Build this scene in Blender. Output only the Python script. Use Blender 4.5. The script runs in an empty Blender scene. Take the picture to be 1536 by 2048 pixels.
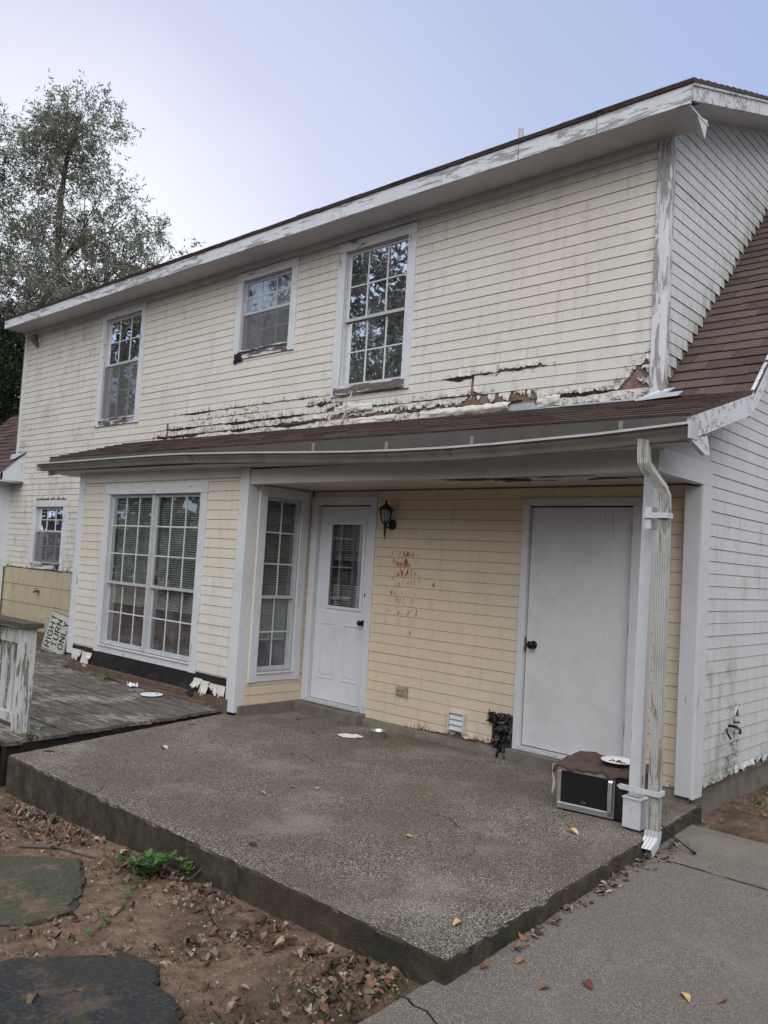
import bpy, math, random
import numpy as np
from mathutils import Vector, Matrix, noise
random.seed(7); RNG = np.random.default_rng(7)
S = bpy.context.scene
COL = S.collection
R = math.radians

# ------------------------------------------------------------------ camera
F, YAW, PIT, ROL = 1655.18, -0.74206, 0.061054, 0.059
def cam_axes():
    ca, sa, cb, sb, cc, sc = math.cos(YAW), math.sin(YAW), math.cos(PIT), math.sin(PIT), math.cos(ROL), math.sin(ROL)
    f = Vector((sa*cb, ca*cb, sb)); r0 = Vector((ca, -sa, 0)); u0 = r0.cross(f)
    return cc*r0+sc*u0, -sc*r0+cc*u0, f
r_, u_, f_ = cam_axes()
cam = bpy.data.cameras.new('camera'); co = bpy.data.objects.new('camera', cam); COL.objects.link(co)
cam.sensor_fit = 'HORIZONTAL'; cam.sensor_width = 36; cam.lens = F/1536*36
cam.clip_start = .05; cam.clip_end = 3000
m = Matrix((r_, u_, -f_)).transposed().to_4x4(); m.translation = Vector((6.5558, -6.1211, 1.6118))
co.matrix_world = m; S.camera = co

# ------------------------------------------------------------------ light
SUN_EL, SUN_AZ = R(47), math.atan2(-.80, .60)      # direction of a broad soft fill added behind the camera to brighten the front
W = bpy.data.worlds.new("World"); S.world = W; W.use_nodes = True
nt = W.node_tree; nt.nodes.clear()
out = nt.nodes.new('ShaderNodeOutputWorld'); bg = nt.nodes.new('ShaderNodeBackground')
sky = nt.nodes.new('ShaderNodeTexSky'); sky.sky_type = 'NISHITA'; sky.sun_disc = False
sky.sun_elevation = SUN_EL; sky.sun_rotation = math.pi/2-SUN_AZ; sky.air_density = 1.0; sky.dust_density = .6; sky.ozone_density = 1.6
hs = nt.nodes.new('ShaderNodeHueSaturation'); hs.inputs['Saturation'].default_value = .5
mixc = nt.nodes.new('ShaderNodeMix'); mixc.data_type = 'RGBA'; mixc.blend_type = 'MIX'
mixc.inputs[0].default_value = .72; mixc.inputs[7].default_value = (4.6, 4.9, 6.3, 1)     # thin even high cloud over the clear sky
tcw = nt.nodes.new('ShaderNodeTexCoord'); dp = nt.nodes.new('ShaderNodeVectorMath'); dp.operation = 'DOT_PRODUCT'; dp.inputs[1].default_value = Vector((-.9,.38,.18)).normalized()
nt.links.new(tcw.outputs['Generated'], dp.inputs[0]); rp = nt.nodes.new('ShaderNodeValToRGB'); cn = nt.nodes.new('ShaderNodeTexNoise'); cn.inputs['Scale'].default_value = 2.4; cn.inputs['Detail'].default_value = 5; cn.inputs['Distortion'].default_value = .8
cm = nt.nodes.new('ShaderNodeMath'); cm.operation = 'MULTIPLY_ADD'; cm.inputs[1].default_value = .03; cs = nt.nodes.new('ShaderNodeMath'); cs.operation = 'SUBTRACT'; cs.inputs[1].default_value = .015
nt.links.new(tcw.outputs['Generated'], cn.inputs[0]); nt.links.new(cn.outputs['Fac'], cm.inputs[0]); nt.links.new(dp.outputs['Value'], cm.inputs[2]); nt.links.new(cm.outputs[0], cs.inputs[0]); nt.links.new(cs.outputs[0], rp.inputs[0])
for i, (ps, cc) in enumerate([(0, (.42,.42,.45)), (.62, (.255,.335,.55)), (.80, (.33,.39,.57)), (.92, (.475,.495,.64)), (.985, (.74,.74,.78))]):
    e = rp.color_ramp.elements[i] if i < 2 else rp.color_ramp.elements.new(ps); e.position = ps; e.color = (*cc, 1)
mlt = nt.nodes.new('ShaderNodeVectorMath'); mlt.operation = 'SCALE'; mlt.inputs['Scale'].default_value = 10; nt.links.new(rp.outputs[0], mlt.inputs[0]); nt.links.new(mlt.outputs[0], mixc.inputs[7])
nt.links.new(sky.outputs[0], hs.inputs['Color']); nt.links.new(hs.outputs[0], mixc.inputs[6])
nt.links.new(mixc.outputs[2], bg.inputs[0]); bg.inputs[1].default_value = .075
nt.links.new(bg.outputs[0], out.inputs[0])
sl = bpy.data.lights.new('front_fill', 'SUN'); sl.energy = 1.6; sl.angle = R(75); sl.color = (1, .965, .915)
so = bpy.data.objects.new('front_fill', sl); COL.objects.link(so)
sd = Vector((math.cos(SUN_AZ)*math.cos(SUN_EL), math.sin(SUN_AZ)*math.cos(SUN_EL), math.sin(SUN_EL)))
so.rotation_euler = sd.to_track_quat('Z', 'Y').to_euler()
S.view_settings.view_transform = 'Standard'; S.view_settings.look = 'None'; S.view_settings.exposure = 1.15; S.view_settings.gamma = 1
S.cycles.max_bounces = 8; S.cycles.transparent_max_bounces = 16

# ------------------------------------------------------------------ mesh helper
class MB:
    def __init__(s): s.v = []; s.f = []; s.a = {}; s.fm = []
    def add(s, vs, fs, wear=None, m=0):
        b = len(s.v); s.v += [tuple(v) for v in vs]
        for f in fs: s.f.append(tuple(b+i for i in f)); s.fm.append(m)
        if wear is not None:
            for i in range(len(vs)): s.a[b+i] = wear[i] if isinstance(wear, list) else wear
    def box(s, x0, x1, y0, y1, z0, z1, T=None, wear=None, m=0):
        vs = [(x, y, z) for z in (z0, z1) for y in (y0, y1) for x in (x0, x1)]
        if T: vs = [T(*v) for v in vs]
        s.add(vs, [(0,2,3,1),(4,5,7,6),(0,1,5,4),(2,6,7,3),(0,4,6,2),(1,3,7,5)], wear, m)
    def sweep(s, path, sec, up=(0,0,1), cap=True, scales=None, wear=None, sides=None):
        rings = []
        n = len(path); path = [Vector(p) for p in path]
        for i, p in enumerate(path):
            if i == 0: t = path[1]-p
            elif i == n-1: t = p-path[i-1]
            else: t = (path[i+1]-p).normalized()+(p-path[i-1]).normalized()
            t.normalize(); a = sides[i] if sides else t.cross(Vector(up))
            a = Vector(a).normalized(); b = a.cross(t).normalized()
            k = scales[i] if scales else 1
            rings.append([p+a*(q[0]*k)+b*(q[1]*k) for q in sec])
        m = len(sec); vs = [v for r in rings for v in r]; fs = []
        for i in range(n-1):
            for j in range(m): fs.append((i*m+j, i*m+(j+1)%m, (i+1)*m+(j+1)%m, (i+1)*m+j))
        if cap: fs.append(tuple(range(m))[::-1]); fs.append(tuple((n-1)*m+j for j in range(m)))
        s.add(vs, fs, wear)
    def tube(s, path, r, seg=8, scales=None, up=(0,0,1), wear=None):
        s.sweep(path, [(r*math.cos(2*math.pi*i/seg), r*math.sin(2*math.pi*i/seg)) for i in range(seg)], up=up, scales=scales, wear=wear)
    def lathe(s, prof, c, seg=16, axis='z', wear=None):
        vs = []
        for (r, h) in prof:
            for i in range(seg):
                a = 2*math.pi*i/seg; x, y = r*math.cos(a), r*math.sin(a)
                if axis == 'z': vs.append((c[0]+x, c[1]+y, c[2]+h))
                elif axis == 'y': vs.append((c[0]+x, c[1]-h, c[2]+y))
                else: vs.append((c[0]+h, c[1]+x, c[2]+y))
        n = len(prof); fs = []
        for k in range(n-1):
            for i in range(seg): fs.append((k*seg+i, k*seg+(i+1) % seg, (k+1)*seg+(i+1) % seg, (k+1)*seg+i))
        fs.append(tuple(range(seg))[::-1]); fs.append(tuple((n-1)*seg+i for i in range(seg)))
        s.add(vs, fs, wear)
    def build(s, name, mat, parent=None, smooth=False, bevel=0, local=False):
        off = Vector((0,0,0))
        if not local:
            p = parent
            while p is not None: off += p.location; p = p.parent
        me = bpy.data.meshes.new(name)
        me.from_pydata([tuple(Vector(v)-off) for v in s.v], [], s.f)
        for mm in (mat if isinstance(mat, (list, tuple)) else [mat]): me.materials.append(mm)
        if isinstance(mat, (list, tuple)): me.polygons.foreach_set('material_index', s.fm)
        if s.a:
            at = me.attributes.new('wear', 'FLOAT_COLOR', 'POINT'); d = np.zeros((len(s.v), 4), 'f')
            for k, w in s.a.items(): d[k, :3] = w
            at.data.foreach_set('color', d.ravel())
        if smooth: me.polygons.foreach_set('use_smooth', [True]*len(me.polygons))
        me.update(); o = bpy.data.objects.new(name, me); COL.objects.link(o)
        if parent is not None: o.parent = parent
        if bevel:
            b = o.modifiers.new('b', 'BEVEL'); b.width = bevel; b.segments = 2; b.limit_method = 'ANGLE'; b.harden_normals = False
        return o
def tag(o, label, cat, group=None, kind=None):
    if label: o['label'] = label
    if cat: o['category'] = cat
    if group: o['group'] = group
    if kind: o['kind'] = kind
    return o
def empty(name, label, cat, loc=(0,0,0), rz=0, group=None):
    o = bpy.data.objects.new(name, None); COL.objects.link(o); o.location = loc; o.rotation_euler = (0,0,rz)
    return tag(o, label, cat, group)
def n1(x, y=0, z=0): return noise.noise(Vector((x, y, z)))
def lab(o, s): o['label'] = s; return o

# ------------------------------------------------------------------ materials
def newmat(name):
    m = bpy.data.materials.new(name); m.use_nodes = True; t = m.node_tree
    return m, t, t.nodes['Principled BSDF']
class G:
    """tiny node graph helper"""
    def __init__(s, t): s.t = t; s.L = t.links
    def n(s, k, **kw):
        x = s.t.nodes.new(k)
        for a, b in kw.items(): setattr(x, a, b)
        return x
    def link(s, a, b): s.L.new(a, b)
    def coord(s, scale=(1,1,1), rot=(0,0,0), kind='Object'):
        c = s.n('ShaderNodeTexCoord'); mp = s.n('ShaderNodeMapping'); mp.inputs['Scale'].default_value = scale; mp.inputs['Rotation'].default_value = rot
        s.link(c.outputs[kind], mp.inputs[0]); return mp.outputs[0]
    def noise(s, scale, detail=6, rough=.6, vec=None, stretch=(1,1,1), dist=0):
        x = s.n('ShaderNodeTexNoise'); x.inputs['Scale'].default_value = scale; x.inputs['Detail'].default_value = detail
        x.inputs['Roughness'].default_value = rough; x.inputs['Distortion'].default_value = dist
        s.link(vec or s.coord(stretch), x.inputs[0]); return x.outputs['Fac']
    def voro(s, scale, feature='F1', out='Distance', vec=None, rand=1):
        x = s.n('ShaderNodeTexVoronoi'); x.feature = feature; x.inputs['Scale'].default_value = scale; x.inputs['Randomness'].default_value = rand
        s.link(vec or s.coord(), x.inputs[0]); return x.outputs[out]
    def ramp(s, fac, stops):
        x = s.n('ShaderNodeValToRGB'); e = x.color_ramp.elements
        while len(e) < len(stops): e.new(.5)
        for i, (p, c) in enumerate(stops):
            e[i].position = p; e[i].color = (*c, 1) if not isinstance(c, (int, float)) else (c, c, c, 1)
        s.link(fac, x.inputs[0]); return x.outputs[0]
    def mix(s, fac, a, b, mode='MIX'):
        x = s.n('ShaderNodeMix', data_type='RGBA', blend_type=mode)
        for val, i in ((fac, 0), (a, 6), (b, 7)):
            if isinstance(val, (int, float)): x.inputs[i].default_value = val if i == 0 else (val, val, val, 1)
            elif isinstance(val, tuple): x.inputs[i].default_value = (*val, 1)
            else: s.link(val, x.inputs[i])
        return x.outputs[2]
    def math(s, op, a, b=0, clamp=False):
        x = s.n('ShaderNodeMath', operation=op, use_clamp=clamp)
        for val, i in ((a, 0), (b, 1)):
            if isinstance(val, (int, float)): x.inputs[i].default_value = val
            else: s.link(val, x.inputs[i])
        return x.outputs[0]
    def step(s, v, lo, hi):
        x = s.n('ShaderNodeMapRange', interpolation_type='SMOOTHSTEP'); x.inputs[1].default_value = lo; x.inputs[2].default_value = hi
        s.link(v, x.inputs[0]); return x.outputs[0]
    def wear(s, name='wear'):
        a = s.n('ShaderNodeAttribute', attribute_name=name); sp = s.n('ShaderNodeSeparateColor'); s.link(a.outputs['Color'], sp.inputs[0])
        return sp.outputs[0], sp.outputs[1], sp.outputs[2], a.outputs['Color']
    def bump(s, h, strength, dist, p):
        b = s.n('ShaderNodeBump'); b.inputs['Strength'].default_value = strength; b.inputs['Distance'].default_value = dist
        s.link(h, b.inputs['Height']); s.link(b.outputs[0], p.inputs['Normal'])
def siding_mat(name, base, faded, green=(.17,.19,.12)):
    m, t, p = newmat(name); g = G(t); r, fa, al, _ = g.wear()
    big = g.noise(1.3, 4, .6); fine = g.noise(14, 6, .65, stretch=(1,1,1)); run = g.noise(5, 5, .7, stretch=(2.4,2.4,.35))
    c = g.mix(fa, base, faded)
    c = g.mix(g.math('MULTIPLY', g.step(big, .35, .75), .22), c, tuple(x*.72 for x in faded))
    # vertical grime runs
    c = g.mix(g.math('MULTIPLY', g.step(run, .47, .78), .42), c, tuple(x*.5 for x in faded))
    # green algae
    ga = g.step(g.math('ADD', g.noise(6, 7, .7, stretch=(1,1,.6)), g.math('MULTIPLY', al, .55)), .62, 1.0)
    c = g.mix(g.math('MULTIPLY', ga, .75), c, green)
    # black mildew where wear red is set
    mk = g.step(g.math('ADD', g.noise(17, 8, .75, stretch=(1,1,1.6)), g.math('MULTIPLY', r, .62)), .78, 1.0)
    c = g.mix(mk, c, (.045,.04,.038))
    speck = g.step(g.noise(60, 3, .5), .70, .76)
    c = g.mix(g.math('MULTIPLY', speck, .35), c, tuple(x*.4 for x in base))
    g.link(c, p.inputs['Base Color']); p.inputs['Roughness'].default_value = .62; p.inputs['Specular IOR Level'].default_value = .3
    g.bump(g.math('ADD', g.math('MULTIPLY', fine, .5), g.noise(90, 3, .5, stretch=(.25,.25,2))), .22, .004, p)
    return m
def paint_mat(name, base, peel=.0, under=(.20,.18,.165), grain='x', dirt=.25, rough=.5, green=.0):
    m, t, p = newmat(name); g = G(t)
    st = {'x': (.35,2,2.4), 'z': (2.4,2.4,.35), 'y': (2,.35,2.4)}[grain]
    c = g.mix(g.math('MULTIPLY', g.step(g.noise(3, 5, .65), .4, .8), dirt), base, tuple(x*.45 for x in base))
    c = g.mix(g.math('MULTIPLY', g.step(g.noise(26, 5, .7), .5, .75), dirt*.6), c, tuple(x*.55 for x in base))
    if green: c = g.mix(g.math('MULTIPLY', g.step(g.noise(4, 6, .7), .5, .8), green), c, (.22,.25,.17))
    hn = g.noise(80, 4, .6, stretch=st)
    h = hn
    if peel > 0:
        pn = g.noise(9, 9, .68, stretch=st, dist=.6); reg = g.noise(1.7, 3, .5)
        v = g.math('ADD', pn, g.math('MULTIPLY', reg, .5)); lo = 1.02-peel*.55
        pk = g.step(v, lo, lo+.025)
        wood = g.ramp(g.noise(30, 6, .7, stretch=st), [(.3, tuple(x*.55 for x in under)), (.7, under)])
        edge = g.step(v, lo-.02, lo)
        c = g.mix(g.math('MULTIPLY', edge, .35), c, tuple(x*.4 for x in base)); c = g.mix(pk, c, wood)
        h = g.math('ADD', g.math('MULTIPLY', hn, .3), g.math('MULTIPLY', pk, -1.0))
    g.link(c, p.inputs['Base Color']); p.inputs['Roughness'].default_value = rough; p.inputs['Specular IOR Level'].default_value = .35
    g.bump(h, .35, .003, p)
    return m
def plain(name, col, rough=.6, metal=0, var=.3, scale=20, bump=.2, spec=.4):
    m, t, p = newmat(name); g = G(t)
    c = g.mix(g.math('MULTIPLY', g.step(g.noise(scale, 6, .65), .35, .7), var), col, tuple(x*.45 for x in col))
    g.link(c, p.inputs['Base Color']); p.inputs['Roughness'].default_value = rough; p.inputs['Metallic'].default_value = metal
    p.inputs['Specular IOR Level'].default_value = spec
    g.bump(g.noise(scale*3, 4, .6), bump, .002, p); return m
def vcol_mat(name, rough=.6, mult=1.0, scale=40, transl=0, bump=.2):
    m, t, p = newmat(name); g = G(t); _, _, _, col = g.wear()
    c = g.mix(g.math('MULTIPLY', g.step(g.noise(scale, 4, .6), .4, .7), .35), col, (.02,.015,.01))
    g.link(c, p.inputs['Base Color']); p.inputs['Roughness'].default_value = rough; p.inputs['Specular IOR Level'].default_value = .3
    if transl:
        tr = g.n('ShaderNodeBsdfTranslucent'); g.link(c, tr.inputs[0]); mx = g.n('ShaderNodeMixShader'); mx.inputs[0].default_value = transl
        g.link(p.outputs[0], mx.inputs[1]); g.link(tr.outputs[0], mx.inputs[2]); g.link(mx.outputs[0], t.nodes['Material Output'].inputs[0])
    if bump: g.bump(g.noise(scale*2, 4, .6), bump, .003, p)
    return m
def concrete_mat(name, lo, mid, hi, side=(.045,.042,.033), pebble=105, brown=.5, smooth=0., soil=0):
    m, t, p = newmat(name); g = G(t)
    pc = g.voro(pebble, out='Color'); sp = g.n('ShaderNodeSeparateColor'); g.link(pc, sp.inputs[0])
    pv = g.ramp(sp.outputs[0], [(.0, lo), (.45, mid), (.8, hi), (1.0, tuple(min(1, x*1.25) for x in hi))])
    dist = g.voro(pebble, out='Distance'); c = g.mix(g.step(dist, .35, .62), pv, tuple(x*.55 for x in lo))
    big = g.noise(.9, 5, .62); mid_n = g.noise(3.6, 6, .7)
    c = g.mix(g.math('MULTIPLY', g.step(big, .38, .62), brown), c, (.10,.068,.048))
    c = g.mix(g.math('MULTIPLY', g.step(mid_n, .45, .75), .5), c, tuple(x*.5 for x in mid)); c = g.mix(g.math('MULTIPLY', g.step(g.noise(1.4, 6, .65, dist=.2), .50, .72), .36), c, tuple(min(1, x*1.5) for x in mid))
    if smooth: c = g.mix(smooth, c, mid)
    rust = g.step(g.noise(1.6, 5, .7), .66, .8); c = g.mix(g.math('MULTIPLY', rust, .35), c, (.22,.12,.06))
    if soil: c = g.mix(g.math('MULTIPLY', g.step(g.math('ADD', g.noise(3.1, 7, .75), g.math('MULTIPLY', g.noise(24, 4, .7), .3)), .66, .80), soil), c, (.15,.10,.072)); c = g.mix(g.math('MULTIPLY', g.step(g.noise(7, 7, .75), .55, .68), .6), c, (.06,.075,.025))
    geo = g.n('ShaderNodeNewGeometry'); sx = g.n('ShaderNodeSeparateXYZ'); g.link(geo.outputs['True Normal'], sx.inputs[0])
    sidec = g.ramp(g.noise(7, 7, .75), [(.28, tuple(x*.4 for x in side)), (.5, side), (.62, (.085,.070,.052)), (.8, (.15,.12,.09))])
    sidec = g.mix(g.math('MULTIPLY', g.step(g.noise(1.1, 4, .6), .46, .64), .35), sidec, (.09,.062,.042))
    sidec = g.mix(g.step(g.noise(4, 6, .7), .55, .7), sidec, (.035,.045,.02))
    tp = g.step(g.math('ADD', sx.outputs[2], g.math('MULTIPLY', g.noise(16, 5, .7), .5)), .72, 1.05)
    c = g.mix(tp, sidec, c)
    # cracks
    cr = g.n('ShaderNodeTexVoronoi', feature='DISTANCE_TO_EDGE'); cr.inputs['Scale'].default_value = .42
    wv = g.n('ShaderNodeVectorMath', operation='ADD'); nn = g.n('ShaderNodeTexNoise'); nn.inputs['Scale'].default_value = 3; g.link(g.coord(), nn.inputs[0])
    sc = g.n('ShaderNodeVectorMath', operation='SCALE'); sc.inputs['Scale'].default_value = .28; g.link(nn.outputs['Color'], sc.inputs[0])
    g.link(g.coord(), wv.inputs[0]); g.link(sc.outputs[0], wv.inputs[1]); g.link(wv.outputs[0], cr.inputs[0])
    ck = g.math('SUBTRACT', 1, g.step(cr.outputs['Distance'], .0008, .0035)); ck = g.math('MULTIPLY', ck, g.step(g.noise(.8, 2), .5, .6))
    c = g.mix(g.math('MULTIPLY', ck, .75), c, (.03,.025,.02))
    g.link(c, p.inputs['Base Color']); p.inputs['Roughness'].default_value = .85; p.inputs['Specular IOR Level'].default_value = .25
    g.bump(g.math('ADD', g.math('MULTIPLY', dist, -1.0), g.math('MULTIPLY', g.noise(40, 5, .7), .8)), .55, .006, p)
    return m

M = {}
M['sid'] = siding_mat('cream_siding', (.60,.50,.365), (.585,.575,.54))
M['sidw'] = siding_mat('white_siding', (.53,.555,.575), (.53,.555,.575))
M['trim'] = paint_mat('white_trim', (.565,.59,.635), peel=.22, dirt=.3, grain='z')
M['trimh'] = paint_mat('white_trim_head', (.565,.59,.635), peel=.2, dirt=.3, grain='x')
M['trimx'] = paint_mat('white_trim_fascia', (.565,.59,.635), peel=.43, under=(.35,.35,.37), dirt=.3, grain='x')
M['trimp'] = paint_mat('peeling_trim', (.58,.60,.645), peel=.50, under=(.34,.325,.33), grain='z')
M['trimr'] = paint_mat('rotted_trim', (.58,.59,.62), peel=.52, under=(.13,.11,.10), grain='x')
M['trimc'] = paint_mat('clean_trim', (.555,.575,.61), peel=.15, dirt=.22, grain='z', green=.12)
M['soffit'] = paint_mat('soffit_paint', (.52,.53,.56), peel=.05, dirt=.3, grain='x')
M['porchc'] = paint_mat('porch_ceiling_paint', (.50,.47,.44), peel=.12, dirt=.4, grain='x')
M['beam'] = paint_mat('beam_paint', (.52,.52,.50), peel=.12, dirt=.35, grain='x')
M['door'] = paint_mat('door_paint', (.58,.60,.66), peel=.0, dirt=.22, grain='z', rough=.4)
M['door2'] = paint_mat('grimy_door_paint', (.57,.58,.61), peel=.12, under=(.40,.36,.32), dirt=.3, grain='z', rough=.45)
M['alu'] = plain('sash_aluminium', (.50,.52,.55), .45, .2, .3)
M['mun'] = plain('muntin_white', (.56,.58,.60), .5)
M['brownm'] = plain('brown_bar', (.12,.07,.045), .6)
M['sub'] = plain('fibre_substrate', (.24,.165,.135), .95, 0, .95, 13, .9)
M['hinge'] = plain('worn_hinge', (.30,.22,.16), .5, .4, .6, 40)
M['dark'] = plain('room_dark', (.035,.035,.035), .9)
M['room'] = plain('room_wall', (.10,.095,.085), .9)
M['blind'] = plain('blind_slat', (.46,.445,.38), .6)
M['curtain'] = plain('grey_curtain', (.55,.55,.57), .9, 0, .3, 6)
M['film'] = plain('black_felt', (.014,.014,.016), .38, 0, .3, 12, .6, .6)
M['gut'] = plain('gutter_aluminium', (.22,.215,.195), .6, .0, .45, 5, .15)
M['spout'] = paint_mat('downspout_paint', (.38,.39,.385), peel=.42, under=(.27,.26,.235), grain='z', rough=.45, dirt=.6)
M['spoutn'] = plain('new_elbow', (.50,.52,.56), .5, .15, .3, 8)
M['found'] = plain('foundation', (.165,.148,.125), .9, 0, .7, 6, .5)
M['iron'] = plain('verdigris_iron', (.022,.030,.028), .55, .3, .4)
M['knob'] = plain('dark_knob', (.02,.018,.017), .3, .7)
M['orange'] = plain('orange_splash', (.50,.15,.02), .7, 0, .5, 60)
M['orange2'] = plain('brown_splash', (.27,.12,.05), .8, 0, .5, 60)
M['pvc'] = plain('vent_pipe', (.27,.28,.31), .6)
M['black'] = plain('black_plastic', (.012,.012,.014), .3)
M['steel'] = plain('brushed_steel', (.58,.58,.60), .32, .85, .25, 8)
M['rusty'] = plain('rusty_metal', (.16,.09,.06), .8, .3, .6)
M['white'] = plain('white_china', (.72,.73,.76), .4, 0, .1)
M['paper'] = plain('paper', (.62,.61,.60), .85, 0, .25)
M['food'] = plain('food_red', (.20,.03,.025), .6)
M['wood'] = plain('raw_wood', (.125,.086,.062), .8, 0, .6, 8)
M['flash'] = plain('flashing_metal', (.42,.46,.52), .5, .3, .3, 6)
M['nest'] = plain('mud_nest', (.16,.13,.10), .95, 0, .6, 30, .8)
M['outlet'] = plain('outlet_plastic', (.36,.31,.23), .6)
M['leafg'] = vcol_mat('weed_leaf', .5, transl=.25)
M['leaft'] = vcol_mat('tree_leaf', .55, transl=.4, bump=0)
M['leafd'] = vcol_mat('dead_leaf', .75, scale=60)
M['bark'] = plain('bark', (.11,.095,.08), .95, 0, .6, 7, .8)
M['shin'] = None
def shingle_mat():
    m, t, p = newmat('brown_shingle'); g = G(t); _, _, _, col = g.wear()
    gr = g.voro(260, out='Color'); sp = g.n('ShaderNodeSeparateColor'); g.link(gr, sp.inputs[0])
    c = g.mix(.45, col, g.ramp(sp.outputs[1], [(.1, (.018,.014,.013)), (.6, (.085,.058,.052)), (.95, (.20,.15,.14))]))
    c = g.mix(g.math('MULTIPLY', g.step(g.noise(2.2, 5, .7), .5, .8), .5), c, (.05,.045,.04))
    g.link(c, p.inputs['Base Color']); p.inputs['Roughness'].default_value = .9; p.inputs['Specular IOR Level'].default_value = .25
    g.bump(sp.outputs[0], .5, .003, p); return m
M['shin'] = shingle_mat()
def glass_mat(name='window_glass', refl=.16, tint=(.80,.86,.86), k=1.0):
    m, t, p = newmat(name); g = G(t); t.nodes.remove(p)
    gl = g.n('ShaderNodeBsdfGlossy'); gl.inputs['Roughness'].default_value = .015; gl.inputs[0].default_value = (.95,.97,1,1)
    tr = g.n('ShaderNodeBsdfTransparent'); tr.inputs[0].default_value = (*tint, 1)
    fr = g.n('ShaderNodeFresnel'); fr.inputs[0].default_value = 1.5; f = g.math('ADD', g.math('MULTIPLY', fr.outputs[0], k), refl*.12*k, True)
    bn = g.n('ShaderNodeBump'); bn.inputs['Strength'].default_value = .06; bn.inputs['Distance'].default_value = .02; g.link(g.noise(2.2, 2, .5), bn.inputs['Height'])
    g.link(bn.outputs[0], gl.inputs['Normal'])
    mx = g.n('ShaderNodeMixShader'); g.link(f, mx.inputs[0]); g.link(tr.outputs[0], mx.inputs[1]); g.link(gl.outputs[0], mx.inputs[2])
    # dust
    df = g.n('ShaderNodeBsdfDiffuse'); df.inputs[0].default_value = (.45,.47,.5,1); m2 = g.n('ShaderNodeMixShader')
    g.link(g.math('MULTIPLY', g.step(g.noise(3, 6, .7), .35, .85), .16), m2.inputs[0]); g.link(mx.outputs[0], m2.inputs[1]); g.link(df.outputs[0], m2.inputs[2])
    g.link(m2.outputs[0], t.nodes['Material Output'].inputs[0]); return m
M['glass'] = glass_mat(); M['glasslow'] = glass_mat('shaded_glass', tint=(.88,.92,.92), k=.32)
def screen_mat():
    m, t, p = newmat('insect_screen'); g = G(t); t.nodes.remove(p)
    df = g.n('ShaderNodeBsdfDiffuse'); df.inputs[0].default_value = (.16,.16,.17,1); tr = g.n('ShaderNodeBsdfTransparent')
    mx = g.n('ShaderNodeMixShader'); g.link(g.math('ADD', .22, g.math('MULTIPLY', g.noise(9, 5, .6), .25)), mx.inputs[0]); g.link(tr.outputs[0], mx.inputs[1]); g.link(df.outputs[0], mx.inputs[2])
    g.link(mx.outputs[0], t.nodes['Material Output'].inputs[0]); return m
M['screen'] = screen_mat()
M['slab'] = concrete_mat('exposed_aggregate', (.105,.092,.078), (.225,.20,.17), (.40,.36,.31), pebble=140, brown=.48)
M['walk'] = concrete_mat('walkway_concrete', (.12,.11,.098), (.205,.188,.165), (.31,.285,.25), pebble=150, brown=.2, smooth=.35)
M['stone'] = concrete_mat('mossy_stone', (.035,.042,.026), (.060,.070,.045), (.13,.13,.10), pebble=60, brown=.6, smooth=.55, soil=.9)
M['stone2'] = concrete_mat('dark_pad', (.018,.020,.022), (.032,.036,.038), (.07,.07,.068), side=(.02,.02,.022), pebble=60, brown=.35, smooth=.6, soil=.45)
def ground_mat():
    m, t, p = newmat('dirt_ground'); g = G(t)
    a = g.noise(1.6, 7, .7); b = g.noise(11, 7, .75); c3 = g.noise(70, 4, .7)
    c = g.ramp(b, [(.25, (.070,.044,.032)), (.5, (.235,.158,.115)), (.75, (.40,.28,.21))])
    c = g.mix(g.math('MULTIPLY', g.step(a, .42, .62), .75), c, (.062,.05,.036))
    c = g.mix(g.math('MULTIPLY', g.step(g.noise(2.7, 6, .75), .58, .70), .55), c, (.05,.058,.027)); c = g.mix(g.math('MULTIPLY', g.step(g.noise(26, 6, .8), .56, .64), .65), c, (.045,.03,.022))
    c = g.mix(g.math('MULTIPLY', g.step(c3, .6, .7), .5), c, (.36,.28,.21))
    c = g.mix(g.math('MULTIPLY', g.step(g.math('SUBTRACT', 1, c3), .6, .7), .6), c, (.03,.02,.014))
    g.link(c, p.inputs['Base Color']); p.inputs['Roughness'].default_value = .95; p.inputs['Specular IOR Level'].default_value = .2
    g.bump(g.math('ADD', b, g.math('MULTIPLY', c3, .6)), 1.0, .035, p); return m
M['dirt'] = ground_mat()
def deck_mat():
    m, t, p = newmat('weathered_deck'); g = G(t)
    wood = g.ramp(g.noise(22, 8, .75, stretch=(.12,1.6,1)), [(.3, (.028,.024,.020)), (.55, (.105,.090,.076)), (.8, (.25,.22,.185))])
    pn = g.noise(16, 9, .8, stretch=(.3,1.2,1)); reg = g.noise(1.3, 3, .5)
    c = g.mix(g.math('MULTIPLY', g.step(g.math('ADD', pn, g.math('MULTIPLY', reg, .5)), .78, .86), .7), wood, (.33,.31,.29))
    c = g.mix(g.math('MULTIPLY', g.step(g.noise(2.2, 6, .7), .5, .66), .6), c, (.025,.02,.016))
    g.link(c, p.inputs['Base Color']); p.inputs['Roughness'].default_value = .85; g.bump(pn, .6, .006, p); return m
M['deck'] = deck_mat()
M['postw'] = paint_mat('old_post_paint', (.48,.51,.51), peel=.42, under=(.20,.205,.19), grain='z', dirt=.6, green=.25)
M['capw'] = plain('mossy_wood', (.07,.065,.05), .9, 0, .6, 10, .6)
M['signw'] = plain('sign_white', (.50,.50,.47), .5, .1, .35, 9)
M['signk'] = plain('sign_black', (.02,.02,.022), .5)
M['rug'] = plain('dirty_mat', (.085,.06,.045), .95, 0, .8, 14, .9)
M['panel'] = siding_mat('hardboard_panel', (.43,.385,.265), (.43,.385,.265))
M['grass'] = plain('grass_blade', (.07,.11,.03), .7, 0, .4, 30)
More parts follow.
